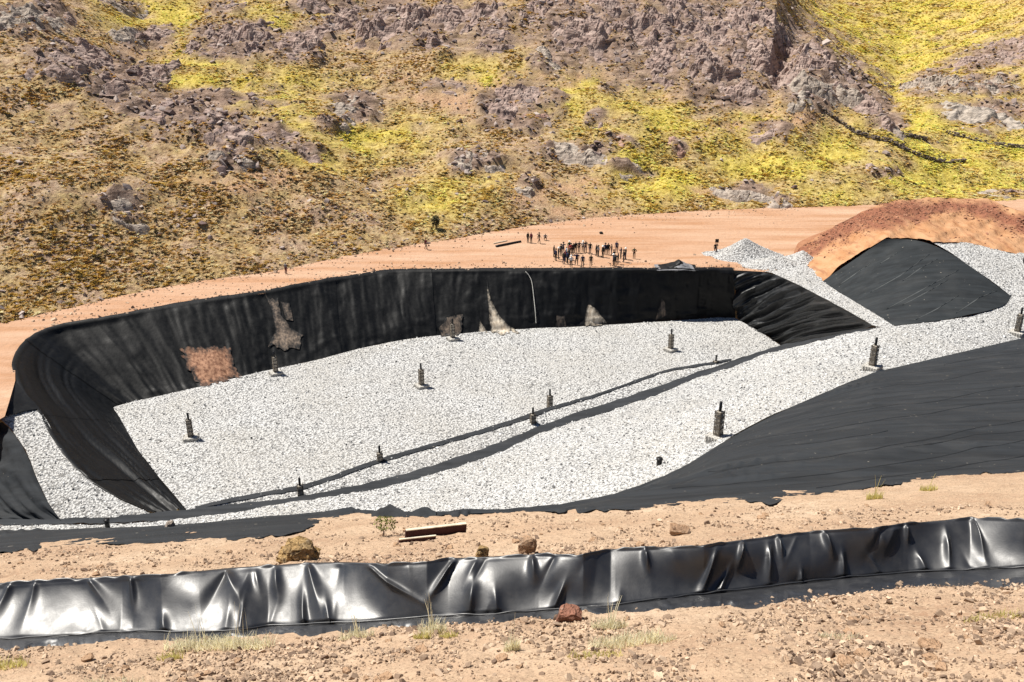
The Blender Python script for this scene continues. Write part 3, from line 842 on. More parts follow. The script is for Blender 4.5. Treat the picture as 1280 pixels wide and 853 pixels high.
# far wall and side bank in one continuous lining
ALLW = LEFTW[:1:-1] + WALL[1:]
NW = 680
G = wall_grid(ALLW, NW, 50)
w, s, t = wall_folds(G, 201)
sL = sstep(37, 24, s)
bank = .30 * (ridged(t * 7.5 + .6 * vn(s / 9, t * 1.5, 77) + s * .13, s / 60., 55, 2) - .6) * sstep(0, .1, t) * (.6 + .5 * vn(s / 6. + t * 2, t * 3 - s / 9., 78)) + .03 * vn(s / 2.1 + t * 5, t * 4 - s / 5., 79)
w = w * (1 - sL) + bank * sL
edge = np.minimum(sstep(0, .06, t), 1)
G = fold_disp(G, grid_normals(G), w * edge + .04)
G[0, :, 2] += .06
lip = G[:1] + np.array([0, .9, .02]) * sstep(34, 44, s[:1])[..., None] + np.array([-.5, .2, 0]) * sstep(44, 34, s[:1])[..., None]
lip[..., 2] = lip[..., 2] * 1 + .02 + .04 * vn(lip[..., 0], lip[..., 1], 3)
G = np.concatenate([lip, G], 0)
far_wall_bvh = BVHTree.FromPolygons([tuple(p) for p in G.reshape(-1, 3)], grid_faces(*G.shape[:2]).tolist())
def off(G, o): return G - np.array(o.location)[None, None]
fw = empty('pit_liner', G[-1, 400])
tag(fw, 'black plastic liner down the long far wall and the curved corner beside the ramp', 'liner')
cuts = list(range(0, NW, 37)); cuts[-1] = NW
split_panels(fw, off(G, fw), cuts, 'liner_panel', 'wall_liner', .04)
# shoulder of liner at the head of the ramp
def tri_patch(name, poly, ctrl, step, mat, parent=None, amp=.05, ns=.8):
    f = rbf(ctrl)
    return patch(name, poly, lambda u, v: f(u, v) + .03, step, mat, amp, ns, parent)
sh = tri_patch('liner_shoulder', [(6, 521), (12, 500), (19, 476), (32, 492), (50, 511), (30, 514)], [(6, 521, -.85), (12, 500, -.3), (19, 476, -.15), (32, 492, -.65), (50, 511, -1.45), (30, 514, -1.1)], 4, 'wall_liner', None, .05, .8)
tag(sh, 'small black liner flap at the head of the gravel ramp beside the pit corner', 'liner')
# outer slope, left of the ramp
OUT = [(-80, 545, -1.6, -200, 560), (-20, 540, -1.3, -130, 580), (0, 525, -1.0, -110, 600), (14, 537, -1.3, -90, 610), (32, 563, -2.1, -70, 625), (46, 599, -3.4, -45, 640), (60, 629, -4.4, -20, 652), (77, 651, -5.0, 30, 655)]
T = np.array([atz(a, b, z + .04) for a, b, z, _, _ in OUT]); B = np.array([atz(c, d, -6.5) for *_, c, d in OUT])
J = resample(smooth_poly(np.hstack([T, B]), 1), 110)
sg = np.linspace(0, 1, 40)[:, None, None]
G = J[None, :, :3] * (1 - sg) + J[None, :, 3:] * sg
w, s, t = wall_folds(G, 251, .08, .03)
w = w * .5 + .30 * (ridged(t * 6.5 + .3 * vn(s / 6, t, 79) + s * .06, s / 9., 57, 3) - .8)
G = fold_disp(G, grid_normals(G), w * sstep(0, .08, t) + .03)
tag(link('slope_liner', grid_mesh('slope_liner', G), 'slope_geotextile'), 'dark wrinkled liner slope falling away outside the gravel ramp', 'liner')
# right wall: strongly creased
G = wall_grid(RIGHTW, 260, 90)
w, s, t = wall_folds(G, 261, .06, .02)
cx = s + 9 * t
w = w * .5 + .46 * (ridged(cx / 1.35 + .5 * vn(s / 3.5, t * 3, 81), t * .8 - s * .06, 59, 2) - .6) * sstep(0, .12, t) * (1.1 - .4 * sstep(8, 25, s))
w = w + .12 * fbm(s / 1.1, t * 6, 83, 3) * (1 - sstep(4, 12, s))
G = fold_disp(G, grid_normals(G), w + .04)
rw = empty('pit_liner', G[-1, 130])
tag(rw, 'heavily creased shiny black liner on the end wall of the pit below the gravel strip', 'liner')
split_panels(rw, off(G, rw), [0, 52, 104, 156, 208, 260], 'liner_panel', 'creased_liner', .025)
# mound geotextile
A = np.array([atz(a, b, z + .08) for a, b, z in MA]); B = np.array([atz(a, b, z + .08) for a, b, z in MB_])
A = resample(smooth_poly(A, 2), 150); B = resample(smooth_poly(B, 2), 150)
Bp = np.array(proj(B[:, 0], B[:, 1], B[:, 2]))
sg = np.linspace(0, 1, 80)[:, None, None]
G = A[None] * (1 - sg) + B[None] * sg
bot = atz([p[0] for p in MBOT], [p[1] for p in MBOT], [p[2] + .08 for p in MBOT]); bot = resample(smooth_poly(bot, 2), 80)
k = np.linspace(0, 1, 150)[None, :, None]
G = G + (bot[:, None] - G[:, -1:]) * k ** 3
G[..., 2] += (np.sin(np.pi * sg[..., 0]) * np.sin(np.pi * k[..., 0])) * .7
w = .05 * fbm(G[..., 0] * .5, G[..., 1] * .5, 301, 4)
G[..., 2] += w * np.minimum(1, np.sin(np.pi * sg[..., 0]) * 4)
mg = empty('mound_cover', G[0, 75])
tag(mg, 'charcoal geotextile sheet with pale seams covering the mound by the gravel road', 'geotextile')
me = grid_mesh('sheet', off(G, mg))
link('sheet', me, 'mound_geotextile', mg)
mound_bvh = BVHTree.FromPolygons([tuple(p) for p in G.reshape(-1, 3)], grid_faces(*G.shape[:2]).tolist())
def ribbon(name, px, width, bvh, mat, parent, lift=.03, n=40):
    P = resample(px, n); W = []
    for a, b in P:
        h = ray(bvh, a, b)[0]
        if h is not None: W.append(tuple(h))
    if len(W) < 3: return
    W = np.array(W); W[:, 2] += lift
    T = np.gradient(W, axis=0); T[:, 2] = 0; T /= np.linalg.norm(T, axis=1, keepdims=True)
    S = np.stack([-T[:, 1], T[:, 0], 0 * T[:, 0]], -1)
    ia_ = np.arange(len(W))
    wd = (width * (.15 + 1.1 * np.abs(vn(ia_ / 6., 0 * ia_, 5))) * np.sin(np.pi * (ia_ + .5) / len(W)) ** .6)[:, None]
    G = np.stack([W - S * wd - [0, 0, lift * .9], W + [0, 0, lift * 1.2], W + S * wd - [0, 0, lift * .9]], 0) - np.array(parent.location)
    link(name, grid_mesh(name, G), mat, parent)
for px in ([(1088, 366), (1125, 345), (1162, 318)], [(1108, 387), (1150, 364), (1198, 338)], [(1128, 382), (1165, 362), (1185, 350)], [(1145, 400), (1172, 386), (1198, 370)], [(1050, 356), (1070, 342), (1088, 330)],
           [(1100, 330), (1122, 316)], [(1195, 392), (1225, 372), (1246, 364)], [(1128, 352), (1150, 336), (1172, 324)]):
    ribbon('seam', px, .07, mound_bvh, 'seam_dust', mg)
# near bank liner: draped over the bank's edge and down to the gravel road
gall = np.array(GH + GE, float)
gv, gz = np.interp(UU, gall[:, 0], gall[:, 1]), np.interp(UU, gall[:, 0], gall[:, 2])
g3 = atz(UU, gv + .3, gz + .06)
wobE = pl(EE) + 2.2 * fbm(UU / 14., UU * 0 + 2, 311, 3)
lim = pl(FF) + .8
mid_gap = (UU > 440) & (UU < 720)
wobE = np.where(mid_gap, np.maximum(lim, lim + 3.2 * fbm(UU / 11., UU * 0 + 5, 313, 3)), np.maximum(wobE, lim))
ez = hit_plane(UU, wobE, 3.44)
for q in (ez, f3): q[:, 2] = near_z(q[:, 0], q[:, 1], False)
ez_ = ez.copy(); ez_[:, 2] += .03; f_ = f3.copy(); f_[:, 2] += .16
rows = []
for k in np.linspace(0, 1, 14): 
    q = ez_ * (1 - k) + f_ * k
    q[:, 2] = np.maximum(q[:, 2], near_z(q[:, 0], q[:, 1], False) + .03 + .13 * k)
    rows.append(q)
for k in np.linspace(0, 1, 46)[1:]:
    q = rows[13] * (1 - k) + g3 * k
    rows.append(q)
G = np.stack(rows, 0)
kk = np.r_[np.linspace(0, .3, 14), np.linspace(.3, 1, 46)[1:]][:, None]
sx = G[..., 0]; sy = G[..., 1]
ca_, sa_ = math.cos(.5), math.sin(.5)
rx_, ry_ = sx * ca_ - sy * sa_, sx * sa_ + sy * ca_
wv_ = sy - .30 * sx + 1.6 * vn(rx_ / 9., ry_ / 9., 321) + .6 * vn(rx_ / 3.1, ry_ / 3.1, 322)
fl_ = np.clip(1 - np.abs(vn(wv_ * .30, rx_ / 40., 323)) * 3.2, 0, 1) ** 2 * np.clip(.5 + vn(rx_ / 7., ry_ / 7., 327), 0, 1)
w = .30 * fl_ + .06 * fbm(rx_ / 2.6, ry_ / 2.6, 325, 3) + .03 * vn(wv_ * 1.4, rx_ / 20., 329)
w = np.maximum(w, -.02)
G[..., 2] += w * sstep(.02, .25, kk) * (1 - sstep(.94, 1, kk)) * 1.0
nl_root = empty('bank_cover', G[30, 600])
tag(nl_root, 'wide charcoal geotextile sheet down the near bank, between bare dirt and gravel road', 'geotextile')
link('sheet', grid_mesh('sheet', off(G, nl_root)), 'slope_geotextile', nl_root)
nb_bvh = BVHTree.FromPolygons([tuple(p) for p in G.reshape(-1, 3)], grid_faces(*G.shape[:2]).tolist())
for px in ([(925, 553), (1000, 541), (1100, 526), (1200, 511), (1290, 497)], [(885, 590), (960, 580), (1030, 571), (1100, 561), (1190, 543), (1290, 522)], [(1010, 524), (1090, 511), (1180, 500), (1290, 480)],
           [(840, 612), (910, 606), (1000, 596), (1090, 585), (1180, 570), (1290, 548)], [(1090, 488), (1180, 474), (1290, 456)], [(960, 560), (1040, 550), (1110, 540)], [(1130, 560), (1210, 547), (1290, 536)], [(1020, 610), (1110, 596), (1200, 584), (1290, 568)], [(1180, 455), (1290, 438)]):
    ribbon('crease', [(a, b + 1.2 * math.sin(a * .05) + 1.5 * float(vn(a / 33., b / 40., 9))) for a, b in smooth_poly(px, 2)], .10, nb_bvh, 'crease_shade_dirt', nl_root, .012, 90)  # dark ribbons paint in the shade and dirt along the creases
# two loose flaps of sheet standing up on the bank's edge
for (uc, wid, hpx, lab) in ((487, 23, 11, 'bluish dark flap of loose sheet peaking above the bank edge by the little shrub'), (527, 18, 8, 'low dark fold of loose sheet beside the peaked flap on the bank edge')):
    nu = 40; uu = np.linspace(uc - wid, uc + wid, nu)
    basev = np.interp(uu, FF[:, 0], FF[:, 1]) + 3
    prof = np.clip(1 - np.abs((uu - uc - (3 if wid < 20 else 0)) / wid) ** (.9 if wid > 20 else 1.2), 0, 1) * hpx + .8 * vn(uu / 5., uu * 0, 9)
    b3 = hit_plane(uu, basev, 3.44); b3[:, 2] = near_z(b3[:, 0], b3[:, 1])
    D = b3[:, 1]
    t3 = atD(uu, basev - 3 - np.maximum(prof, 0), D + .5)
    bk3 = t3 + np.array([0, 1.6, -1.6])
    G = np.stack([b3, b3 * .6 + t3 * .4 + [0, 0, .05], b3 * .25 + t3 * .75 + [0, 0, .06], t3, t3 * .6 + bk3 * .4 + [0, 0, .1], bk3], 0)
    tag(link('sheet_flap', grid_mesh('sheet_flap', G), 'slope_geotextile'), lab, 'geotextile')
# ---- shiny drain liner in front
NC, NR = 1760, 64
uu = np.linspace(-190, 1760, NC)
tp = hit_plane(uu, np.interp(uu, DT[:, 0], DT[:, 1]), 3.44); tp[:, 2] += .03
bp = hit_plane(uu, np.interp(uu, DB[:, 0], DB[:, 1]), 3.44 + hidden_off(uu)); bp[:, 2] += .03
kk = np.linspace(0, 1, NR)[:, None, None]
G = tp[None] * (1 - kk) + bp[None] * kk
s = np.r_[0, np.cumsum(np.linalg.norm(np.diff(tp, axis=0), axis=1))][None, :] + np.zeros((NR, 1))
t = np.linspace(0, 1, NR)[:, None] + np.zeros((1, NC))
s_u = lambda u_: np.interp(u_, uu, s[0])
cc = np.interp(uu, [-200, 350, 700, 1460], [-.03, -.03, .0, .03])[None]
w = cc * np.sin(np.pi * t ** .8) + .17 * vn(s / 1.7, t * .9, 401) * np.sin(np.pi * np.clip(t * 1.05, 0, 1)) + .05 * vn(s / .7, t * 1.3, 403) * np.sin(np.pi * t)
r_ = random.Random(5)
def pleat(u0, t0, lean, wid, spread, amp, ln):
    global w
    c = s_u(u0) + lean * (t - t0)
    wd = wid + spread * np.abs(t - t0)
    w = w + amp * np.exp(-np.abs((s - c) / wd) ** 1.5) * np.exp(-((t - t0 - ln * .35) / ln) ** 2)
for (u0, t0, lean, wid, spread, amp, ln) in (
    (15, .0, -.9, .06, .35, .16, .7), (45, .02, -.5, .06, .3, .14, .6), (112, .0, .9, .06, .5, .15, .5), (165, .08, .05, .06, .22, .22, .45), (165, .7, .0, .25, .1, -.12, .25), (205, .8, .2, .1, .1, .15, .2),
    (283, .0, .8, .05, .6, .2, .6), (285, .0, -.9, .05, .4, -.16, .6), (346, .12, .1, .08, .15, .16, .3), (386, .0, .5, .05, .4, .24, .7), (380, .75, .05, .07, .1, .2, .35), (412, .9, .3, .1, .15, .16, .35),
    (470, .15, 2.2, .09, .1, .17, .35), (565, .1, -1.1, .07, .15, .22, .35), (590, .6, -.2, .12, .1, .2, .3), (620, .75, .1, .1, .1, .12, .25), (665, .05, .15, .05, .25, .2, .3), (700, .7, -.6, .1, .1, .2, .25),
    (806, .05, .2, .05, .15, .2, .25), (888, .45, -.5, .07, .12, .2, .4), (905, .75, -.7, .1, .1, .14, .3), (927, .1, -.25, .06, .1, .2, .3), (960, .4, .05, .08, .1, .18, .35), (972, .05, .2, .05, .1, .2, .3), (1030, .05, .4, .05, .15, .22, .3),
    (1052, .65, .05, .07, .1, .18, .3), (1000, .9, .15, .05, .1, .14, .2), (1132, .03, .15, .05, .08, .16, .25), (1150, .75, .5, .1, .1, .14, .25), (1183, .45, .15, .08, .1, .16, .35), (1215, .05, .45, .05, .12, .2, .5), (1300, .2, .3, .07, .2, .2, .5)):
    pleat(u0, t0, lean, wid, spread, amp, ln)
for _ in range(34):
    pleat(r_.uniform(-150, 1440), r_.choice([r_.uniform(0, .15), r_.uniform(.6, 1.)]), r_.uniform(-.8, .8), r_.uniform(.05, .16), r_.uniform(.05, .3), r_.uniform(.03, .09) * r_.choice([1, 1, -1]), r_.uniform(.2, .45))
w = np.logaddexp(18 * w, 18 * -.13) / 18 * np.minimum(sstep(-.02, .10, t), sstep(1.0, .93, t))
N = np.array([0, -.72, .69])
G = G + N[None, None] * w[..., None]
G[0, :, 2] += .05 * (vn(uu / 12., uu * 0, 405) + .6)
G[1, :, 2] += .03 * (vn(uu / 12., uu * 0, 405) + .6)
lipb = tp + np.array([0, .35, -.22]); lipb[:, 2] += .0
G = np.concatenate([lipb[None], G], 0)
dr = empty('drain_liner', bp[NC // 2])
tag(dr, 'long glossy crumpled black plastic liner standing along the drain in the dirt slope', 'liner')
link('face_sheet', grid_mesh('face_sheet', off(G, dr)), 'shiny_liner', dr)
# apron lying in front of the crease
dbv_ = np.interp(uu, DB[:, 0], DB[:, 1])
apv = dbv_ + (np.interp(uu, AP[:, 0], AP[:, 1]) - dbv_) * np.interp(uu, [0, 600, 900], [.4, .55, .8]) + 2.5 * fbm(uu / 26., uu * 0 + 3, 407, 3)
apv = np.maximum(apv, np.interp(uu, DB[:, 0], DB[:, 1]) + 2)
ap = hit_plane(uu, apv, 3.44 + hidden_off(uu)); ap[:, 2] = near_z(ap[:, 0], ap[:, 1])
kk = np.linspace(0, 1, 22)[:, None, None]
G = (bp - [0, .01, .05])[None] * (1 - kk) + ap[None] * kk
t = np.linspace(0, 1, 22)[:, None] + np.zeros((1, NC))
G[..., 2] = np.maximum(G[..., 2], near_z(G[..., 0], G[..., 1]) + .0) + .045 - .06 * t ** 3 + (.05 * np.maximum(0, fbm(G[..., 0] * 1.6, G[..., 1] * 2.4, 409, 3))) * np.sin(np.pi * t)
link('apron_sheet', grid_mesh('apron_sheet', off(G, dr)), 'shiny_liner', dr)
hem = bp + np.array([0, -.05, .06]); hem[:, 2] += .03 * vn(uu / 20., uu * 0, 411)
V, F = tube(resample(hem, 400) - np.array(dr.location), .022, 5)
link('hem', mesh_np('hem', V, F), 'white_hose' if False else 'shiny_liner', dr)

# ---- bare and dusty patches showing through the far wall liner
def drape(name, poly, bvh, lift, mat, parent, step=1.6, seed=1):
    P = densify(poly, 3.); c = P.mean(0)
    P = c + (P - c) * (1.12 + .16 * vn(P[:, 0] / 3., P[:, 1] / 3., seed))[:, None]
    uu, vv = np.meshgrid(np.arange(P[:, 0].min(), P[:, 0].max(), step), np.arange(P[:, 1].min(), P[:, 1].max(), step))
    k = inside(P, uu.ravel(), vv.ravel())
    Q = np.vstack([P, np.c_[uu.ravel()[k], vv.ravel()[k]]])
    n = len(P)
    r = delaunay_2d_cdt([Vector((float(a), float(b))) for a, b in Q], [(i, (i + 1) % n) for i in range(n)], [list(range(n))], 1, 1e-4)
    W = []
    for q in r[0]:
        h, nrm, _ = ray(bvh, q.x, q.y)
        if h is None: h = Vector(atz(q.x, q.y, ZF)); nrm = Vector((0, -.8, .6))
        if nrm.y > 0: nrm = -nrm
        W.append(tuple(h + Vector((0, -lift, lift * .7)) + nrm * .02))
    W = np.array(W) - np.array(parent.location)
    me = mesh_np(name, W, [list(f) for f in r[2]])
    q = np.array([tuple(x) for x in r[0]])
    de = np.min(np.linalg.norm(q[:, None] - P[None], axis=-1), axis=1)
    set_mask(me, np.repeat(np.clip(de / (6. if mat == 'pale_patch' else 11.), 0, 1)[:, None], 3, 1))
    return link(name, me, mat, parent)
for (poly, mat, sd) in (([(231, 438), (262, 436), (286, 437), (291, 458), (298, 470), (280, 474), (256, 480), (246, 476), (238, 462)], 'soil_patch', 1),
        ([(335, 375), (348, 378), (352, 396), (362, 410), (376, 418), (374, 432), (352, 436), (338, 430), (346, 412), (342, 392)], 'dusty_patch', 2),
        ([(352, 379), (362, 380), (366, 400), (358, 398)], 'dusty_patch', 3), ([(558, 398), (576, 396), (577, 412), (572, 418), (553, 419), (551, 410)], 'dusty_patch', 4),
        ([(600, 402), (609, 416), (598, 417)], 'pale_patch', 5), ([(610, 355), (614, 376), (624, 395), (634, 405), (645, 413), (628, 416), (615, 416), (612, 392)], 'pale_patch', 6),
        ([(696, 396), (705, 396), (707, 408), (695, 408)], 'dusty_patch', 7), ([(735, 381), (744, 388), (752, 396), (757, 404), (744, 407), (731, 406), (733, 392)], 'pale_patch', 8),
        ([(827, 374), (831, 380), (833, 394), (826, 398), (820, 399)], 'dusty_patch', 9)):
    drape('torn_patch', poly, far_wall_bvh, .10, mat, fw, 1.6, sd)
P = [Vector(ray(far_wall_bvh, a, b)[0]) + Vector((0, -.16, .06)) for a, b in smooth_poly([(657, 340), (661, 344), (665, 352), (667, 370), (669, 388), (670, 404)], 2)]
V, F = tube(np.array(P), .045, 6)
tag(link('hose', mesh_np('hose', V, F), 'white_hose'), 'thin white hose hanging down the black far wall of the pit', 'hose')

# ================================================================== THINGS
# ---- rock outcrops on the hill
KM = {'p': 'rock_pink', 'g': 'rock_grey', 'r': 'rock_ruddy', 'w': 'rock_pale'}
GREY = {'p': 'pink-brown', 'g': 'grey', 'r': 'reddish', 'w': 'pale'}
def outcrop_mesh(u, v, wpx, hpx, kind, seed):
    h, nrm, dist = ray(hill_bvh, u, v)
    if h is None: return None
    r_ = random.Random(seed)
    ppm = FPX / dist
    W, H = wpx / ppm * 1.12, hpx / ppm
    top, _, _ = ray(hill_bvh, u, v - hpx * .5); bot, _, _ = ray(hill_bvh, u, v + hpx * .5)
    ya = min(14., max(2., (top.y - h.y) if top else 4.)); yb = min(12., max(1.5, (h.y - bot.y) if bot else 4.))
    ya, yb = ya * 1.1 + .6, yb * 1.1 + .6
    nx, ny = int(min(110, max(34, W / .17))), int(min(90, max(30, (ya + yb) / .2)))
    A, B = np.meshgrid(np.linspace(-1.12, 1.12, nx), np.linspace(-1.12, 1.12, ny))
    X = h.x + A * W / 2; Y = h.y + np.where(B > 0, B * ya, B * yb)
    Z, _ = hill_z(X, Y)
    rr = np.sqrt(A ** 2 + B ** 2) + .30 * fbm(X / 2.3, Y / 2.3, seed, 3) * (.5 if kind == 'w' else 1)
    env = np.clip(1 - sstep(.45, 1.05, rr), 0, 1) * np.clip(.72 + .7 * fbm(X / 2.8, Y / 2.8, seed + 41, 2), 0, 1)
    c_, s_ = math.cos(.45 + r_.uniform(-.2, .2)), math.sin(.45)
    wx = X + .9 * fbm(X / 3., Y / 3., seed + 5, 2); wy = Y + .9 * fbm(X / 3., Y / 3., seed + 9, 2)
    t1 = (wy * c_ + wx * s_) / r_.uniform(1.1, 1.8)
    row = np.floor(t1); saw = t1 - row
    t2 = (wx * c_ - wy * s_) / r_.uniform(1.8, 3.2) + _h(row, row * 0 + 3, seed) * 5
    col = np.floor(t2); sc2 = t2 - col
    cell = _h(row, col, seed + 2)
    joint = sstep(0, .13, saw) * sstep(1, .9, saw) * sstep(0, .10, sc2) * sstep(1, .92, sc2)
    big = .55 + .45 * ridged(X / 6., Y / 6., seed + 21, 2)
    amp = .15 * H + .28
    if kind == 'w': hgt = .30 * H * np.clip(1 - rr ** 2, 0, 1) ** .5 + .12 * fbm(X / 1.2, Y / 1.2, seed, 3)
    else: hgt = 1.15 * amp * big * (.75 + .34 * cell + .25 * (1 - saw)) - (1 - joint) * .34 * amp + .07 * fbm(X / .6, Y / .6, seed + 3, 3)
    D_ = hgt * env - .45 * (1 - env)
    base = Z + .2
    P = np.stack([X, Y - .2 * np.maximum(D_, 0), base + D_], -1) - np.array(h)
    F = grid_faces(ny, nx)
    keep = (env.ravel()[F].max(1) > .0)
    me = mesh_np('rock_face', P.reshape(-1, 3), F[keep], False)
    bm = bmesh.new(); bm.from_mesh(me); bmesh.ops.delete(bm, geom=[q for q in bm.verts if not q.link_faces], context='VERTS'); bm.to_mesh(me); bm.free()
    me.polygons.foreach_set('use_smooth', np.full(len(me.polygons), False))
    return me, h
CLIFF = lambda u, v: u > 685 and u < 1125 and v < 132 + .42 * max(0, u - 1040)
SPUR = lambda u, v: u < 390 and abs(v - (72 + (u - 60) * .36)) < 34 and u > 60 and v > 62
CRAG = lambda u, v: 470 < u < 640 and v < 60
roots = {}
for i, r in enumerate(ROCKS):
    rm = outcrop_mesh(*r, 10 + i)
    if rm is None: continue
    me, h = rm
    u, v, wp, hp_, kd = r
    key = 'cliff' if CLIFF(u, v) else 'spur' if SPUR(u, v) else 'crag' if CRAG(u, v) else None
    if key:
        if key not in roots:
            roots[key] = empty({'cliff': 'rock_cliff', 'spur': 'rock_spur', 'crag': 'rock_crag'}[key], h)
            tag(roots[key], {'cliff': 'big broken pink-brown cliff of jointed rock above the crowd', 'spur': 'long pink-brown rock spur running down the brown slope beside the yellow gully',
                             'crag': 'broad pink-brown crag of rock between the yellow gully and the big cliff'}[key], 'rock')
        o = link('rock_face', me, KM[kd], roots[key]); o.location = h - roots[key].location
    else:
        o = link('rock_outcrop', me, KM[kd]); o.location = h
        size = 'large' if wp > 70 else 'small' if wp < 42 else 'medium'
        shp = 'long low' if wp > 3 * hp_ else 'blocky'
        if kd == 'w': shp = 'rounded'
        if u < 330 and v < 60: where = 'high on the slope beside the yellow gully'
        elif u < 230: where = 'low on the brown slope above the pit corner'
        elif u < 470 and v < 65: where = 'at the head of the yellow gully'
        elif u < 470: where = 'at the foot of the yellow gully'
        elif u < 690 and v < 160: where = 'on bare ground under the broad crag'
        elif u < 690: where = 'just above the back edge of the dirt bench'
        elif u < 800: where = 'on yellow grass straight above the crowd'
        elif u < 1000: where = 'below the big cliff, above the gravel heap'
        elif u < 1130: where = 'on yellow grass above the red mound'
        else: where = 'in the yellow valley behind the red mound'
        lab = f'{size} {shp} {GREY[kd]} rock outcrop {where}'
        tag(o, lab, 'rock', 'rock outcrops ' + where)
# dry stone walls
for (px, lab) in (([(1022, 133), (1045, 150), (1068, 166), (1090, 173), (1112, 178), (1135, 190), (1160, 200), (1185, 204), (1206, 203)], 'dark dry stone wall curving below the cliff across yellow grass'),
                  ([(1078, 95), (1092, 107), (1112, 110), (1136, 106)], 'short dark dry stone wall at the mouth of the yellow valley'),
                  ([(1184, 167), (1205, 172), (1232, 180), (1262, 184), (1300, 187)], 'low dark dry stone wall under the pale rock dome'),
                  ([(1128, 170), (1142, 172), (1158, 176)], 'short ruined stone wall between cliff foot and valley')):
    P = resample(px, int(len(px) * 12)); bm = bmesh.new(); o0 = None
    for i, (a, b) in enumerate(P):
        q, qn, _ = ray(hill_bvh, a, b)
        if q is None: continue
        if o0 is None: o0 = q.copy()
        if abs(q.y - o0.y) > 60: continue
        for lev in range(random.choice([1, 1, 2, 2, 2])):
            rock_bm(bm, (q - o0) + Vector((random.uniform(-.15, .15), random.uniform(-.2, .2), .12 + .42 * lev)), (random.uniform(.22, .5), .32, random.uniform(.16, .3)), 7000 + i * 3 + lev, random.uniform(0, 3), 12)
    o = link('stone_wall', bm_mesh(bm, 'stone_wall'), 'rock_dark')
    o.location = o0; tag(o, lab, 'stone wall')

# ---- white gravel heap and rubble on the bench
def heap(name, u0, v0, rx, ry, h, mat, seed, ridge=0.):
    c = atz(u0, v0, 0.)
    n, m = 60, 26
    V = [(0, 0, h)]
    th = np.linspace(0, 2 * np.pi, n, endpoint=False)
    G = []
    for k in range(1, m):
        r = k / (m - 1)
        rr = r * (1 + .16 * vn(np.cos(th) * 1.7 + seed, np.sin(th) * 1.7, seed))
        z = h * np.clip(1 - r, 0, 1) ** 1.15 * (1 + .12 * vn(np.cos(th) * 2 * r + 5, np.sin(th) * 2 * r, seed)) - .08 * r
        G.append(np.stack([rr * rx * np.cos(th), rr * ry * np.sin(th), z], -1))
    V = np.vstack([[(0, 0, h)]] + G)
    F = [(0, 1 + i, 1 + (i + 1) % n) for i in range(n)]
    for k in range(m - 2):
        for i in range(n):
            F.append((1 + k * n + i, 1 + (k + 1) * n + i, 1 + (k + 1) * n + (i + 1) % n, 1 + k * n + (i + 1) % n))
    o = link(name, mesh_np(name, V, F), mat); o.location = tuple(c)
    return o
hp = heap('gravel_heap', 930, 320, 5.6, 3.8, 2.5, 'gravel', 3); tag(hp, 'white gravel heap tipped on the dirt bench beside the lone standing person', 'gravel heap')
hp2 = heap('gravel_heap', 968, 331, 5.6, 3.4, 1.3, 'gravel', 5); tag(hp2, 'low white gravel heap spilling between the higher heap and gravel strip', 'gravel heap')
hp3 = heap('rubble_heap', 1002, 328, 3.8, 3.2, 1.6, 'gravel', 8); tag(hp3, 'pale stony rubble heap at the foot of the red earth mound', 'rubble heap')
hp4 = heap('gravel_heap', 893, 318, 2.6, 1.8, .5, 'gravel', 11); tag(hp4, 'thin white gravel spread under the lone person near the heap', 'gravel heap')

# ---- gravel stones
def world_copy(o):
    me = o.data.copy(); me.transform(Matrix.Translation(o.location))
    class X: pass
    x = X(); x.data = me; return x
gs = stone_sources('gravel_stone', 5)
P = sample_mesh([floor, strip, apron, ramp] + [world_copy(x) for x in (hp, hp2, hp3, hp4)], 32.0)
P2 = sample_mesh([road], 36.0)
pu, pv = proj(P2[:, 0], P2[:, 1], P2[:, 2])
P2 = P2[(pu > -60) & (pu < 1340) & (pv < 690)]
P = np.vstack([P, P2])
pu, pv = proj(P[:, 0], P[:, 1], P[:, 2]); P = P[(pu > -80) & (pu < 1360)]
n = len(P); sc = np.clip(rng.lognormal(math.log(.042), .42, n), .02, .17)
P[:, 2] += sc * .25
tint = np.where(rng.random(n) < .22, rng.uniform(-.25, .25, n), rng.uniform(.55, 1., n)).clip(0, 1) * np.clip(.93 + .16 * fbm(P[:, 0] / 6., P[:, 1] / 6., 881, 3), .6, 1)
stuff_instances('gravel_stones', gs, P, np.c_[sc, sc * rng.uniform(.8, 1.1, n), sc * rng.uniform(.7, 1, n)], rnd_rot(n), tint, 'loose pale gravel stones covering the pit floor and road', 'gravel')

# ---- hill vegetation: tussocks and stones
def tussock(seed, nb=30, spread=.5, hgt=.55, wd=.055):
    r_ = random.Random(seed); V = []; F = []
    for i in range(nb):
        a = r_.uniform(0, 6.283); l = r_.uniform(.5, 1.) ; ro = r_.uniform(0, .16)
        c, s_ = math.cos(a), math.sin(a)
        lean = r_.uniform(.15, 1.) * spread
        b = Vector((c * ro, s_ * ro, -.05)); mid = b + Vector((c * lean * .45, s_ * lean * .45, hgt * l * .75)); tip = b + Vector((c * lean, s_ * lean, hgt * l * r_.uniform(.7, 1.)))
        sd = Vector((-s_, c, 0)) * wd * r_.uniform(.7, 1.3)
        k = len(V); V += [b - sd, b + sd, mid + sd * .8, mid - sd * .8, tip]
        F += [(k, k + 1, k + 2, k + 3), (k + 3, k + 2, k + 4)]
    me = bpy.data.meshes.new('tussock_shape'); me.from_pydata([tuple(v) for v in V], [], F); me.update()
    return source_mesh('tussock_shape', me, 'tussock_grass')
ts = [tussock(i, 26, .55 + .08 * i, .36 + .04 * i, .08) for i in range(4)]
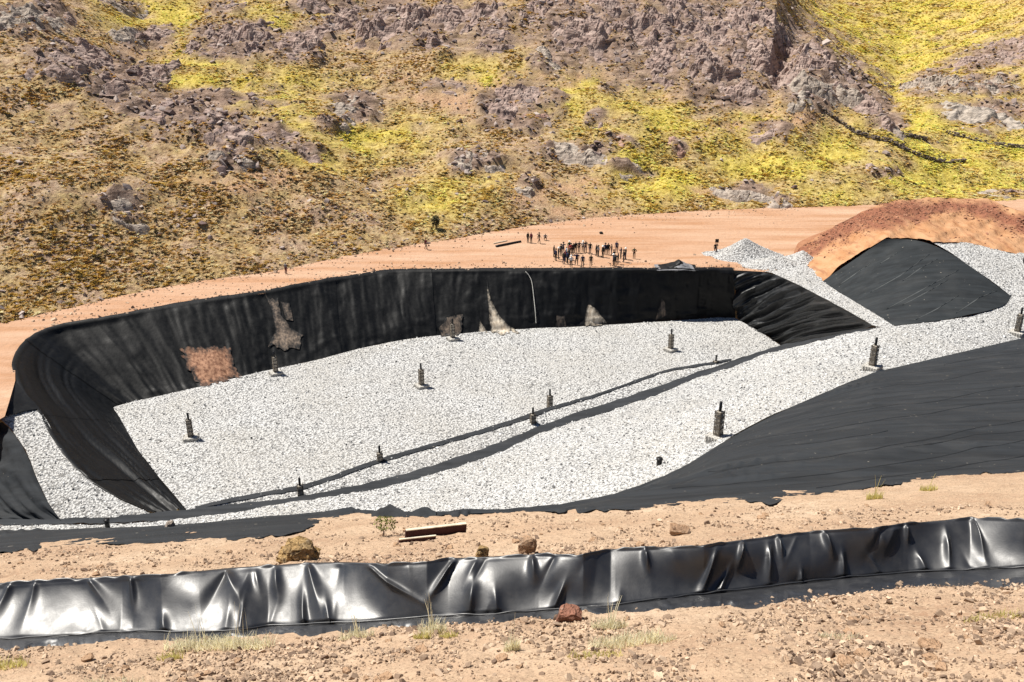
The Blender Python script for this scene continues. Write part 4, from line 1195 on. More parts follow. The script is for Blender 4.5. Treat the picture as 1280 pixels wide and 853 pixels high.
# hill samples: triangles of the hill inside the view, weighted so that the near slope is denser
cu = rng.uniform(-70, 1350, 520000); cD = 90 + (rng.random(520000) ** 1.3) * 420
cx = (cu - 640) / FPX * (.93 * cD + 4) ; cy = cD
cz, cD0 = hill_z(cx, cy)
ru, rv = proj(cx, cy, cz)
keep = (cy > cD0 - 1.0 + 1.5 * vn(cx / 3., cy / 3., 5)) & (rv < 420) & (rv > -30)
prk, pye, pba = hill_masks(cx, cy, cz)
cl = fbm(cx / 4., cy / 4., 501, 3)
keep &= rng.random(len(cx)) < np.clip(.55 + .5 * cl - .55 * prk - .45 * pba, .04, 1)
# follow the real surface (rock relief included)
cz = cz + prk * (.9 * ridged(cx / 5., cy / 9., 91, 3) + .5 * fbm(cx / 2.2, cy / 2.2, 95, 3))
cx, cy, cz, pye, prk, cl = [q[keep] for q in (cx, cy, cz, pye, prk, cl)]
n = len(cx)
q = rng.random(n)[:, None]
brown = np.array([.19, .10, .04]) * (1 - q) + np.array([.42, .27, .085]) * q
dry = np.array([.38, .29, .16]) * (1 - q) + np.array([.54, .44, .27]) * q
yel = np.array([.44, .345, .055]) * (1 - q) + np.array([.66, .56, .16]) * q
dark = np.array([.035, .03, .012]) * (1 - q) + np.array([.10, .075, .03]) * q
col = np.where((rng.random(n) < .5)[:, None], dry, brown)
col = col * (1 - pye[:, None]) + yel * pye[:, None]
col = np.where((rng.random(n) < .19 - .09 * pye)[:, None], dark * 1.1, np.minimum(col * 1.7, .8))
orange = np.array([.52, .33, .06])
col = np.where((rng.random(n) < np.clip(.13 + .3 * fbm(cx / 12., cy / 12., 511, 2), 0, .4))[:, None], orange * (.7 + .5 * q), col)
sc = rng.uniform(.4, 1.0, n) * np.interp(cy, [90, 250, 500], [.85, 1.05, 2.0]) * (.85 + .2 * cl)
stuff_instances('tussock_grass', ts, np.c_[cx, cy, cz - .03], np.c_[sc, sc, sc * rng.uniform(.55, .9, n)], rnd_rot(n, .12), col, 'golden and brown tussock grass covering the hillside', 'grass')
# loose stones on the hill
m = 26000
ix = rng.integers(0, 520000, m)
hx = rng.uniform(-70, 1350, m); hD = 95 + rng.random(m) ** 1.2 * 300
hx = (hx - 640) / FPX * (.93 * hD + 4); hz, hD0 = hill_z(hx, hD)
k1, k2, k3 = hill_masks(hx, hD, hz)
hz = hz + k1 * (.9 * ridged(hx / 5., hD / 9., 91, 3) + .5 * fbm(hx / 2.2, hD / 2.2, 95, 3))
keep = (hD > hD0 - 2) & (rng.random(m) < np.clip(.22 + .8 * k1 + .4 * k3 + .3 * fbm(hx / 6., hD / 6., 521, 3) - .3 * k2, .03, 1))
hx, hD, hz, k1 = hx[keep], hD[keep], hz[keep], k1[keep]
n = len(hx); sc = np.clip(rng.lognormal(math.log(.22), .5, n), .08, .9) * (1 + .7 * k1)
stuff_instances('hill_stones', stone_sources('hill_stone', 4, .6), np.c_[hx, hD, hz + sc * .1], np.c_[sc, sc * .9, sc * .8], rnd_rot(n, .4), rng.random(n), 'small loose stones and blocks strewn over the hillside', 'stones')

# ---- clods and pebbles on the near slope (sampled where they show)
m = 150000
su, sv = rng.uniform(-60, 1340, m), rng.uniform(630, 900, m)
onback = sv < pl(DT, su) - 1
front = sv > pl(DB, su) + (pl(AP, su) - pl(DB, su)) * np.interp(su, [0, 600, 900], [.3, .35, .45])
c_ = np.where(onback, 3.44, 3.44 + hidden_off(su))
S = hit_plane(su, sv, c_)
clump = fbm(S[:, 0] / 1.3, S[:, 1] / 1.3, 601, 3)
keep = ((onback & (sv > pl(EE, su) + 1)) | front) & (rng.random(m) < np.clip(.30 + .75 * clump, .05, 1))
S = S[keep]; n = len(S)
sc = np.clip(rng.lognormal(math.log(.022), .6, n), .008, .11)
S[:, 2] = near_z(S[:, 0], S[:, 1]) + sc * .3
stuff_instances('clods', stone_sources('clod', 5, .75), S, np.c_[sc, sc * rng.uniform(.7, 1.1, n), sc * rng.uniform(.6, 1, n)], rnd_rot(n), rng.random(n), 'small clods and pebbles strewn over the near dirt slope', 'clods')
# red clods on the mound and at its foot
P = sample_mesh([mound], 9.0)
pu, pv = proj(P[:, 0], P[:, 1], P[:, 2])
rd = np.abs(pv - np.interp(pu, [985, 1000, 1060, 1100, 1180, 1240, 1280, 1300], [322, 314, 284, 268, 258, 266, 285, 300]))
keep = (rng.random(len(P)) < np.clip(1.15 - rd / np.interp(pu, [1000, 1060, 1140, 1190, 1230, 1290], [14, 20, 20, 9, 13, 18]), .02, 1)) & (pu < 1330)
P = P[keep]; n = len(P); sc = np.clip(rng.lognormal(math.log(.09), .5, n), .04, .35)
stuff_instances('red_clods', stone_sources('red_clod', 4, .75), P, np.c_[sc, sc, sc * .8], rnd_rot(n), rng.random(n), 'red-brown earth clods along the crest of the mound', 'clods')
# crumbs along the bench edges
m = 2600
bu = rng.uniform(-20, 1000, m); bv = np.interp(bu, [t_[0] for t_ in top_edge] + [965], [t_[1] for t_ in top_edge] + [341]) - np.abs(rng.exponential(3.5, m)) - 1
sel = rng.random(m) < .5
bv2 = np.interp(bu, [p[0] for p in BASE_PX], [p[1] for p in BASE_PX]) + np.abs(rng.exponential(4, m)) - 3
bv = np.where(sel, bv, bv2)
P = atz(bu, bv, 0.03); keepb = (bu > 40); P = P[keepb]; n = len(P); sc = np.clip(rng.lognormal(math.log(.09), .5, n), .03, .4)
stuff_instances('bench_clods', stone_sources('clod', 4, .7), P, np.c_[sc, sc, sc * .8], rnd_rot(n), rng.random(n), 'small clods along both edges of the dirt bench', 'clods')

# ---- gas vent chimneys
def chimney_meshes():
    M = {}
    bm = bmesh.new(); r_ = random.Random(3)
    box_bm(bm, 0, 0, -.25, 1.56, 1.56, .34, 0, .03)
    M['core'] = bm_mesh(bm, 'base_core')
    bm = bmesh.new()
    for i in range(5):
        for j in range(3):
            for f in range(4):
                a = f * math.pi / 2
                x, y = (-.60 + .30 * i), -.79
                rock_bm(bm, (x * math.cos(a) - y * math.sin(a), x * math.sin(a) + y * math.cos(a), -.02 + .16 * j), (.155, .06, .085), 50 + i * 10 + j * 3 + f, 0, 12)
    for i in range(5):
        for j in range(5):
            rock_bm(bm, (-.62 + .31 * i, -.62 + .31 * j, .34), (.17, .17, .045), 150 + i * 7 + j, r_.uniform(0, 3), 12)
    M['base'] = bm_mesh(bm, 'base_stones')
    bm = bmesh.new()
    box_bm(bm, 0, 0, .26, .44, .44, 2.22)
    for i in range(3):
        for j in range(11):
            for f in range(4):
                a = f * math.pi / 2
                x, y = -.155 + .155 * i + r_.uniform(-.02, .02), -.235
                rock_bm(bm, (x * math.cos(a) - y * math.sin(a), x * math.sin(a) + y * math.cos(a), .42 + .165 * j), (.085, .045, .085), 300 + i * 31 + j * 5 + f, 0, 11)
    for i in range(3):
        for j in range(3): rock_bm(bm, (-.15 + .15 * i, -.15 + .15 * j, 2.24), (.09, .09, .05), 700 + i * 3 + j, 0, 11)
    M['fill'] = bm_mesh(bm, 'stone_fill')
    bm = bmesh.new(); box_bm(bm, 0, 0, .25, .055, .055, 2.34); M['post'] = bm_mesh(bm, 'post')
    bm = bmesh.new(); box_bm(bm, 0, 0, -.03, .60, .028, .03); M['slat'] = bm_mesh(bm, 'slat')
    V, F = tube([(0, 0, 2.1), (0, 0, 2.5), (0, 0, 3.02)], .125, 14); M['pipe'] = mesh_np('pipe', V, F)
    for k, m in (('core', 'slab_stone'), ('base', 'slab_stone'), ('fill', 'fill_stone'), ('post', 'post_timber'), ('slat', 'post_timber'), ('pipe', 'black_pipe')): M[k].materials.append(MATS[m])
    return M
CM = chimney_meshes()
def chimney(P, yaw, label, sc=1., lean=(0, 0)):
    t = empty('vent_chimney', P, 0, (lean[0], lean[1], yaw)); t.scale = (sc * .86, sc * .86, sc)
    b = link('base', CM['core'], None, t); link('base_stones', CM['base'], None, b)
    link('stone_fill', CM['fill'], None, t); link('pipe', CM['pipe'], None, t)
    for sx in (-1, 1):
        for sy in (-1, 1):
            p = link('post', CM['post'], None, t); p.location = (sx * .27, sy * .27, 0)
    for j, z in enumerate((.5, .95, 1.4, 1.85, 2.2)):
        for f in range(4):
            q = link('slat', CM['slat'], None, t); a = f * math.pi / 2
            q.location = (.31 * math.sin(a), -.31 * math.cos(a), z); q.rotation_euler = (0, 0, a)
    tag(t, label, 'vent chimney', 'vent chimneys in and around the pit')
def zroad(u, v): return float(road_z(np.array([u]), np.array([v]))[0])
for (u, v, z, yaw, lab) in (
    (239, 549, ZF, 12, 'stone vent chimney on open gravel between ramp bank and low ridge'), (345, 468, ZF, 30, 'stone vent chimney close to the torn brown wall patch'),
    (527, 484, ZF, 32, 'stone vent chimney alone in the middle of the pit floor'), (566, 425, ZF, 25, 'stone vent chimney against the far wall by a dusty patch'),
    (838, 438.5, ZF, 38, 'stone vent chimney near the creased end wall of the pit'), (377.5, 634, ZF, 14, 'half-hidden vent chimney between the two black strips near the ramp end'),
    (476, 592, ZF, 16, 'vent chimney mostly hidden behind the narrow strip, lower half unseen'), (666, 542, ZF, 22, 'half-hidden vent chimney between the two black strips at mid dyke'),
    (687, 518, ZF, 24, 'vent chimney standing just behind the narrow strip at mid dyke'), (893, 473, ZF, 38, 'half-hidden vent chimney where the two black strips meet'),
    (897, 549, None, 43, 'tall vent chimney on the gravel road edge above the wide charcoal sheet, by the dirt'), (1090, 461, None, 44, 'vent chimney on the gravel road edge facing the mound cover'),
    (1271, 418, None, 44, 'vent chimney at the far bend of the gravel road beside the mound')):
    zz = z if z is not None else zroad(u, v)
    chimney(atz(u, v, zz) + np.array([0, 0, -.02]), R(yaw), lab)
# short pipe stubs
for (u, v, z, hh, lab) in ((135, 661, -5.0, .85, 'short black pipe stub on the narrow gravel strip by the ramp foot'), (824, 581, None, .5, 'small black bucket-like pipe stub on the gravel near the charcoal sheet edge')):
    zz = z if z is not None else zroad(u, v)
    c = atz(u, v, zz)
    t = empty('pipe_stub', c)
    V, F = tube([(0, 0, -.2), (0, 0, hh * .5), (0, 0, hh)], .2, 14); link('pipe', mesh_np('pipe', V, F), 'black_pipe', t)
    V, F = tube([(0, 0, hh - .08), (0, 0, hh + .04)], .25, 14); link('collar', mesh_np('collar', V, F), 'black_pipe', t)
    tag(t, lab, 'pipe')

# ---- people
def person_mesh(joints, edges, rad, name):
    me = bpy.data.meshes.new(name)
    keys = list(joints)
    me.from_pydata([joints[k] for k in keys], [(keys.index(a), keys.index(b)) for a, b, _ in edges], [])
    o = bpy.data.objects.new(name, me); C.objects.link(o)
    m = o.modifiers.new('skin', 'SKIN')
    for i, k in enumerate(keys):
        r = rad[k]
        me.skin_vertices[0].data[i].radius = r if isinstance(r, tuple) else (r, r)
        me.skin_vertices[0].data[i].use_root = (k == 'pelvis')
    m2 = o.modifiers.new('sub', 'SUBSURF'); m2.levels = 2; m2.render_levels = 2
    dg = bpy.context.evaluated_depsgraph_get()
    ev = bpy.data.meshes.new_from_object(o.evaluated_get(dg))
    bpy.data.objects.remove(o)
    segs = [(Vector(joints[a]), Vector(joints[b]), s) for a, b, s in edges]
    idx = {'skin': 0, 'top': 1, 'leg': 2, 'shoe': 3, 'hair': 4}
    head = Vector(joints['head'])
    for p in ev.polygons:
        c = p.center; best = None; bd = 9
        for a, b, s in segs:
            ab = b - a; tt_ = max(0, min(1, (c - a).dot(ab) / max(ab.length_squared, 1e-6)))
            d = (c - (a + ab * tt_)).length
            if d < bd: bd, best = d, s
        if best == 'skin' and (c - head).length < .2 and (c.z > head.z + .02 or (c - head).y > .03): best = 'hair'
        p.material_index = idx[best]; p.use_smooth = True
    return ev
RAD = {'pelvis': (.155, .11), 'chest': (.175, .115), 'neck': .055, 'chin': .075, 'head': .098, 'crown': .06, 'nose': .025, 'shl': .062, 'shr': .062, 'ell': .045, 'elr': .045, 'wrl': .034, 'wrr': .034, 'hal': .042, 'har': .042, 'fil': .022, 'fir': .022,
       'thl': .022, 'thr': .022, 'hil': .092, 'hir': .092, 'knl': .064, 'knr': .064, 'anl': .05, 'anr': .05, 'tol': .042, 'tor': .042}
EDG = [('pelvis', 'chest', 'top'), ('chest', 'neck', 'top'), ('neck', 'chin', 'skin'), ('chin', 'head', 'skin'), ('head', 'crown', 'hair'), ('head', 'nose', 'skin')]
for s_ in 'lr':
    EDG += [('chest', 'sh' + s_, 'top'), ('sh' + s_, 'el' + s_, 'top'), ('el' + s_, 'wr' + s_, 'top'), ('wr' + s_, 'ha' + s_, 'skin'), ('ha' + s_, 'fi' + s_, 'skin'), ('ha' + s_, 'th' + s_, 'skin'),
            ('pelvis', 'hi' + s_, 'leg'), ('hi' + s_, 'kn' + s_, 'leg'), ('kn' + s_, 'an' + s_, 'leg'), ('an' + s_, 'to' + s_, 'shoe')]
def stand(**ov):
    j = {'pelvis': (0, 0, .97), 'chest': (0, 0, 1.30), 'neck': (0, .0, 1.47), 'chin': (0, -.02, 1.55), 'head': (0, -.01, 1.62), 'crown': (0, 0, 1.69), 'nose': (0, -.115, 1.60)}
    for s_, m in (('l', -1), ('r', 1)):
        j.update({'sh' + s_: (m * .20, 0, 1.40), 'el' + s_: (m * .26, .03, 1.12), 'wr' + s_: (m * .26, -.05, .88), 'ha' + s_: (m * .26, -.07, .81), 'fi' + s_: (m * .255, -.09, .73), 'th' + s_: (m * .22, -.11, .79),
                  'hi' + s_: (m * .10, 0, .90), 'kn' + s_: (m * .11, -.02, .50), 'an' + s_: (m * .12, .02, .09), 'to' + s_: (m * .14, -.15, .045)})
    j.update(ov); return j
POSES = [stand(),
    stand(ell=(-.36, .02, 1.16), wrl=(-.20, -.12, 1.08), hal=(-.13, -.15, 1.10), fil=(-.06, -.16, 1.11), thl=(-.12, -.17, 1.15), elr=(.36, .02, 1.16), wrr=(.20, -.12, 1.10), har=(.13, -.16, 1.12), fir=(.06, -.18, 1.13), thr=(.12, -.18, 1.17)),
    stand(elr=(.30, -.12, 1.22), wrr=(.20, -.30, 1.42), har=(.17, -.33, 1.48), fir=(.16, -.34, 1.56), thr=(.13, -.35, 1.48), hir=(.11, 0, .9), anr=(.2, .02, .09), tor=(.26, -.13, .045), knr=(.15, -.02, .5)),
    stand(knl=(-.10, -.16, .52), anl=(-.11, -.22, .10), tol=(-.12, -.39, .05), knr=(.10, .06, .50), anr=(.11, .26, .12), tor=(.12, .12, .045), ell=(-.27, .14, 1.14), wrl=(-.26, .18, .90), hal=(-.26, .18, .83), fil=(-.26, .17, .75), thl=(-.22, .14, .81), elr=(.27, -.08, 1.12), wrr=(.26, -.22, .92), har=(.26, -.25, .86), fir=(.26, -.28, .79), thr=(.22, -.28, .86)),
    {**stand(), 'pelvis': (0, .10, .42), 'chest': (0, -.06, .72), 'neck': (0, -.11, .88), 'chin': (0, -.14, .95), 'head': (0, -.14, 1.02), 'crown': (0, -.13, 1.09), 'nose': (0, -.245, .99),
     **{k: v for s_, m in (('l', -1), ('r', 1)) for k, v in {'sh' + s_: (m * .20, -.07, .81), 'el' + s_: (m * .28, -.25, .62), 'wr' + s_: (m * .18, -.42, .58), 'ha' + s_: (m * .14, -.48, .58), 'fi' + s_: (m * .10, -.54, .56), 'th' + s_: (m * .10, -.47, .63),
        'hi' + s_: (m * .10, .06, .38), 'kn' + s_: (m * .16, -.34, .46), 'an' + s_: (m * .15, -.08, .09), 'to' + s_: (m * .17, -.25, .045)}.items()}}]
PM = [person_mesh(p, EDG, RAD, 'person') for p in POSES]
CL = {'black': (.012, .012, .013), 'navy': (.014, .02, .06), 'charcoal': (.04, .042, .045), 'maroon': (.10, .012, .025), 'brown': (.07, .04, .025), 'dark green': (.015, .05, .028), 'white': (.7, .7, .68), 'light blue': (.25, .36, .5), 'grey': (.16, .16, .17), 'red': (.35, .02, .04), 'khaki': (.26, .2, .11)}
for k, c in CL.items(): m_plain('cloth_' + k.replace(' ', '_'), c, .85, .15)
m_plain('skin_tone', (.30, .17, .11), .6, .08); m_plain('shoe_leather', (.02, .016, .013), .6, .1); m_plain('hair_black', (.010, .008, .007), .6, .1); m_plain('hard_hat_white', (.75, .75, .72), .4, .05); m_plain('hard_hat_yellow', (.7, .5, .04), .4, .05)
def hat_mesh():
    V = [(0, 0, .13)]; F = []; n = 14
    prof = [(.06, .118), (.10, .085), (.118, .03), (.12, .0), (.165, -.015)]
    for r, z in prof:
        for i in range(n):
            a = 2 * math.pi * i / n
            V.append((r * math.cos(a), r * 1.1 * math.sin(a) - (.03 if r > .15 and math.sin(a) < 0 else 0), z))
    for i in range(n): F.append((0, 1 + i, 1 + (i + 1) % n))
    for k in range(len(prof) - 1):
        for i in range(n): F.append((1 + k * n + i, 1 + (k + 1) * n + i, 1 + (k + 1) * n + (i + 1) % n, 1 + k * n + (i + 1) % n))
    return mesh_np('hat', V, F)
HAT = hat_mesh()
_pm = {}; _hm = {}
def person(u, v, pose, top, leg, hat, rz, place, group, sc=1.0):
    key = (pose, top, leg)
    if key not in _pm:
        me = PM[pose].copy(); ids = [p.material_index for p in PM[pose].polygons]
        for m in ('skin_tone', 'cloth_' + top.replace(' ', '_'), 'cloth_' + leg.replace(' ', '_'), 'shoe_leather', 'hair_black'): me.materials.append(MATS[m])
        me.polygons.foreach_set('material_index', ids)
        _pm[key] = me
    P = atz(u, v, 0.)
    hit = bench_bvh.ray_cast(Vector((P[0], P[1], 5)), Vector((0, 0, -1)))[0]
    o = link('person', _pm[key]); o.location = (P[0], P[1], (hit.z if hit else 0.) + .0); o.rotation_euler = (0, 0, rz); o.scale = (sc,) * 3
    if hat:
        if hat not in _hm:
            hm = HAT.copy(); hm.materials.append(MATS[{'white': 'hard_hat_white', 'yellow': 'hard_hat_yellow', 'black': 'hair_black'}[hat]]); _hm[hat] = hm
        h = link('hat', _hm[hat], None, o); hd = POSES[pose]['head']; h.location = (hd[0], hd[1] + .0, hd[2] + .035)
    act = ('arms down', 'arms folded', 'hand raised', 'walking', 'crouching')[pose]
    lab = f"person in {top} jacket, {leg} trousers{', ' + hat + ' hat' if hat else ''}, {act}, {place}"
    tag(o, lab, 'person', group)
    return o
me = bench.data
bench_bvh = BVHTree.FromPolygons([tuple(q.co) for q in me.vertices], [tuple(p.vertices) for p in me.polygons])
ctr = atz(730, 324, 0)
CROWD = [(692.3, 321.6, 0), (694.6, 326.3, 0), (698, 324.4, 1), (701, 320, 0), (704.6, 330.5, 0), (706.5, 327.5, 1), (709, 330, 0), (713.8, 334.4, 1), (720.8, 332, 2), (728.2, 334.3, 0), (738.5, 333, 0), (704, 317, 2), (711.5, 315.5, 0), (713.5, 319.2, 1),
         (716.2, 319, 0), (719.4, 316.7, 0), (723.7, 316.3, 1), (728.6, 315.3, 0), (731.8, 316, 1), (737.4, 317.7, 3), (745.6, 320, 0), (747.8, 321.3, 1), (753.4, 322, 0), (756.5, 318.6, 0), (760.2, 318.8, 0), (764.3, 319.5, 1), (770.6, 316, 0), (766.6, 332.8, 0),
         (769, 333.5, 1), (772.4, 330.8, 0), (776, 323.7, 2), (779.4, 328, 0), (781.8, 324.6, 0), (767, 327, 1), (708, 323, 0), (711, 325.5, 1)]
tops = [x.replace('brown', 'black') for x in ['black', 'navy', 'black', 'charcoal', 'black', 'maroon', 'navy', 'white', 'navy', 'navy', 'brown', 'grey', 'dark green', 'red', 'black', 'black', 'charcoal', 'white', 'charcoal', 'brown', 'black', 'grey', 'brown', 'navy', 'black', 'black', 'navy', 'navy', 'charcoal', 'black', 'navy', 'brown', 'charcoal', 'black', 'light blue', 'black']]
legs = ['black', 'navy', 'charcoal', 'black', 'black', 'navy', 'charcoal']
hats = [None, 'black', None, None, 'white', None, None, 'black', None, 'white']
pr = random.Random(11)
for i, (u, v, po) in enumerate(CROWD):
    P = atz(u, v, 0)
    face = math.atan2(ctr[1] - P[1], ctr[0] - P[0]) + math.pi / 2 + pr.uniform(-.5, .5)
    person(u, v, po, tops[i], legs[(i * 3) % 7], hats[(i * 7) % 10], face, 'in the bench crowd', 'people gathered in the crowd on the bench', pr.uniform(1.0, 1.1))
person(792.5, 323.6, 1, 'dark green', 'black', None, -.2, 'apart from the crowd', 'people standing apart on the bench')
person(659.8, 303.6, 0, 'black', 'charcoal', None, .8, 'by the long dark pipe', 'people standing apart on the bench')
person(664, 303.9, 0, 'maroon', 'black', None, -.8, 'by the long dark pipe', 'people standing apart on the bench')
person(673.8, 304.6, 3, 'black', 'black', 'black', 1.2, 'behind the crowd', 'people standing apart on the bench')
person(681.6, 300.5, 4, 'grey', 'black', None, 0, 'behind the crowd', 'people standing apart on the bench')
person(357.8, 343.0, 0, 'grey', 'maroon', None, 2.6, 'by the hill foot', 'people standing apart on the bench')
person(532.5, 312.0, 3, 'maroon', 'brown', None, 1.4, 'by the bench edge tussocks', 'people standing apart on the bench')
pg = person(893.8, 318.0, 2, 'black', 'charcoal', None, .2, 'at the gravel heap', 'people standing apart on the bench', 1.02)
c = np.array(pg.location)
t = empty('placard', (c[0] + .16, c[1] - .34, c[2] + .10))
bm = bmesh.new(); box_bm(bm, 0, 0, 0, .05, .05, 1.95); link('stick', bm_mesh(bm, 'stick'), 'timber_dark', t)
bm = bmesh.new(); box_bm(bm, -.1, 0.045, 1.72, .52, .04, 2.25, 0, .01); link('board', bm_mesh(bm, 'board'), 'black_pipe', t)
tag(t, 'small dark placard on a stick held up by the person at the gravel heap', 'placard')

# ---- things lying on the bench
a, b = atz(620, 308, .12), atz(651, 302, .12)
V, F = tube(np.linspace(a, b, 8), .17, 10); tag(link('pipe', mesh_np('pipe', V, F), 'black_pipe'), 'long dark pipe lying on the dirt bench by the hill foot', 'pipe')
a, b = atz(617, 304.5, .06), atz(634, 301, .06)
V, F = tube(np.linspace(a, b, 6), .08, 8); tag(link('pole', mesh_np('pole', V, F), 'timber_pale'), 'thin pale pole lying beside the long dark pipe', 'pole')
for (u, v, s_, lab) in ((751.5, 291.5, .32, 'small round dark bag lying alone on bare dirt behind the crowd'), (546, 280, .0, '')):
    if s_:
        bm = bmesh.new(); rock_bm(bm, (0, 0, 0), (s_, s_ * .8, s_ * .7), 77, 0, 30)
        o = link('bag', bm_mesh(bm, 'bag', True), 'cloth_black'); o.location = tuple(atz(u, v + 1, 0.) + np.array([0, 0, .15])); tag(o, lab, 'bag')
# pile of folded liner sheets on the wall edge
c = atz(846, 335, 0.)
t = empty('sheet_pile', c)
for k, (w_, d_, z_, ox, mt) in enumerate(((2.9, 1.5, .10, -.1, 'wall_liner'), (2.7, 1.4, .20, -.3, 'pale_cloth'), (2.4, 1.3, .30, .2, 'wall_liner'), (2.3, 1.3, .42, -.2, 'wall_liner'), (1.9, 1.2, .52, .35, 'pale_cloth'), (1.8, 1.1, .64, .1, 'wall_liner'), (1.3, 1.0, .74, .5, 'pale_cloth'), (1.1, .9, .86, .3, 'wall_liner'))):
    if mt == 'pale_cloth' and mt not in MATS: m_plain('pale_cloth', (.20, .20, .21), .5)
    x = np.linspace(-w_, w_, 50)[None, :]; y = np.linspace(-1, 1, 20)[:, None]
    prof = np.sqrt(np.clip(1 - np.abs(y) ** 3, 0, 1))
    zt_ = 1.25 * z_ * (1 - .75 * np.abs(x / w_) ** 1.4) + .05 * vn(x * 2.2 + k * 9, y * 2 + k, k) + 0 * y
    topg = np.stack([x + ox + 0 * y, y * d_ + 0 * x + .15 * vn(x * .8 + k, y * .5, k + 4), zt_ * (.55 + .45 * prof)], -1)
    botg = topg.copy(); botg[..., 2] = np.maximum(topg[..., 2] - .13, -.02)
    ring = np.concatenate([topg, botg[::-1]], 0); ring = np.concatenate([ring, ring[:1]], 0)
    link('folded_sheet', grid_mesh('folded_sheet', ring), mt, t)
tag(t, 'pile of folded dark liner sheets on the pit edge near the gravel heap', 'sheet pile')
# dark roll of liner at the road's outer edge
c = atz(1283, 334, float(mz(np.array([1283]), np.array([327]))[0]))
t = empty('liner_roll', c + np.array([0, 0, .02]))
V, F = tube([(0, 0, .75), (1.6, .4, .75), (3.4, .9, .75)], .75, 20); link('roll', mesh_np('roll', V, F, True), 'wall_liner', t)
V, F = tube([(-.12, -.03, .75), (0.05, .0, .75)], .22, 14); link('core_tube', mesh_np('core_tube', V, F), 'timber_dark', t)
V, F = tube([(.3, .08, 1.75), (1.6, .4, 1.8), (3.2, .85, 1.75)], .45, 16); link('upper_roll', mesh_np('upper_roll', V, F), 'wall_liner', t)
tag(t, 'bulky black liner rolls stacked at the outer edge of the gravel road', 'liner roll')

# ---- near slope: boulders, timber, plants
def near_pt(u, v, back=True):
    P = hit_plane(np.array([u], float), np.array([v], float), 3.44 if back else 3.44 + hidden_off(np.array([u], float)))[0]
    P[2] = near_z(P[:1], P[1:2])[0]; return P
def boulder(u, v, w, h, mat, lab, back, seed, n=1, flat=.8):
    P = near_pt(u, v, back); ppm = FPX / math.sqrt(P[0] ** 2 + P[1] ** 2 + (CAMZ - P[2]) ** 2)
    W, H = w / ppm, h / ppm; bm = bmesh.new(); r_ = random.Random(seed)
    rock_bm(bm, (0, 0, H * .35), (W * .42, W * .34, H * .5), seed, 0, 34, .15)
    for i in range(n - 1):
        a_ = r_.uniform(-1, 1); k = r_.uniform(.18, .4)
        rock_bm(bm, (a_ * W * .38, r_.uniform(-.5, .3) * W * .4, H * (.15 + .6 * (1 - abs(a_)) * r_.random())), (W * k * .5, W * k * .45, H * k * .6), seed + 1 + i, r_.uniform(0, 3), 16)
    bmesh.ops.subdivide_edges(bm, edges=bm.edges[:], cuts=2, use_grid_fill=True, fractal=1.6 if n > 20 else .7, along_normal=.5, seed=seed)
    bmesh.ops.triangulate(bm, faces=bm.faces[:])
    me = bm_mesh(bm, 'boulder')
    o = link('boulder', me, mat); o.location = tuple(P - np.array([0, 0, H * .08])); tag(o, lab, 'rock')
boulder(374, 698, 48, 34, 'rock_ochre', 'big crumbling ochre boulder on the dirt above the shiny drain liner', True, 41, 60)
boulder(603, 694, 20, 22, 'rock_ochre', 'small ochre boulder beside the pointed peach boulder above the drain', True, 71, 3)
boulder(659, 688, 28, 34, 'rock_peach', 'pointed peach-coloured boulder standing on the dirt above the drain liner', True, 83, 1)
boulder(712, 774, 40, 26, 'rock_red', 'rounded red-brown stone resting on the drain liner apron', False, 95, 4)
boulder(212, 660, 16, 16, 'rock_grey', 'little stack of grey stones on the bank edge by black sheet', True, 97, 4)
boulder(850, 664, 34, 12, 'rock_peach', 'low flat peach boulder half buried in the dirt strip', True, 99, 2)
boulder(1165, 803, 34, 10, 'rock_peach', 'low broken peach rock in the front dirt', False, 101, 5)
boulder(1060, 824, 30, 10, 'rock_peach', 'dark-shadowed broken rock slab in the front dirt', False, 103, 5)
r_ = random.Random(8)
for i in range(60):
    back = i % 2 == 0
    u = r_.uniform(0, 1280)
    v = r_.uniform(pl(EE, u) + 8, pl(DT, u) - 8) if back else r_.uniform(pl(AP, u) + 4, 850)
    P = near_pt(u, float(v), back); s_ = r_.uniform(.05, .13)
    bm = bmesh.new(); rock_bm(bm, (0, 0, s_ * .3), (s_ * 1.2, s_, s_ * .7), 400 + i, r_.uniform(0, 3), 20)
    o = link('stone', bm_mesh(bm, 'stone'), 'rock_peach'); o.location = tuple(P)
    tag(o, 'fist-sized peach stone lying on the dirt strip behind the shiny drain liner' if back else 'fist-sized peach stone lying on the open dirt in front of the drain liner', 'stone', 'loose stones on the dirt strip' if back else 'loose stones on the front dirt')
# timbers
def beam(u0, v0, u1, v1, wd, ht, label, mats):
    A = near_pt(u0, v0); B = near_pt(u1, v1)
    L = float(np.linalg.norm(B - A)); t = empty('timber_beam', (A + B) / 2)
    d = Vector((B - A)).normalized(); t.rotation_euler = d.to_track_quat('X', 'Z').to_euler()
    bm = bmesh.new(); box_bm(bm, 0, 0, -.02, L, wd, ht, 0, .008); link('beam', bm_mesh(bm, 'beam'), mats[0], t)
    bm = bmesh.new(); box_bm(bm, .01, 0, ht + .002, L * .995, wd * .96, ht + .035, 0, .004); link('top_board', bm_mesh(bm, 'top_board'), mats[1], t)  # pale layer paints the sunlit top onto the beam
    tag(t, label, 'timber')
beam(506, 670, 582, 662, .12, .34, 'long dark maroon timber beam with sunlit top painted pale lying on the dirt strip', ('timber_dark', 'timber_pale'))
beam(498, 676, 544, 670, .07, .10, 'short pale plank lying in front of the maroon beam', ('timber_dark', 'timber_pale'))
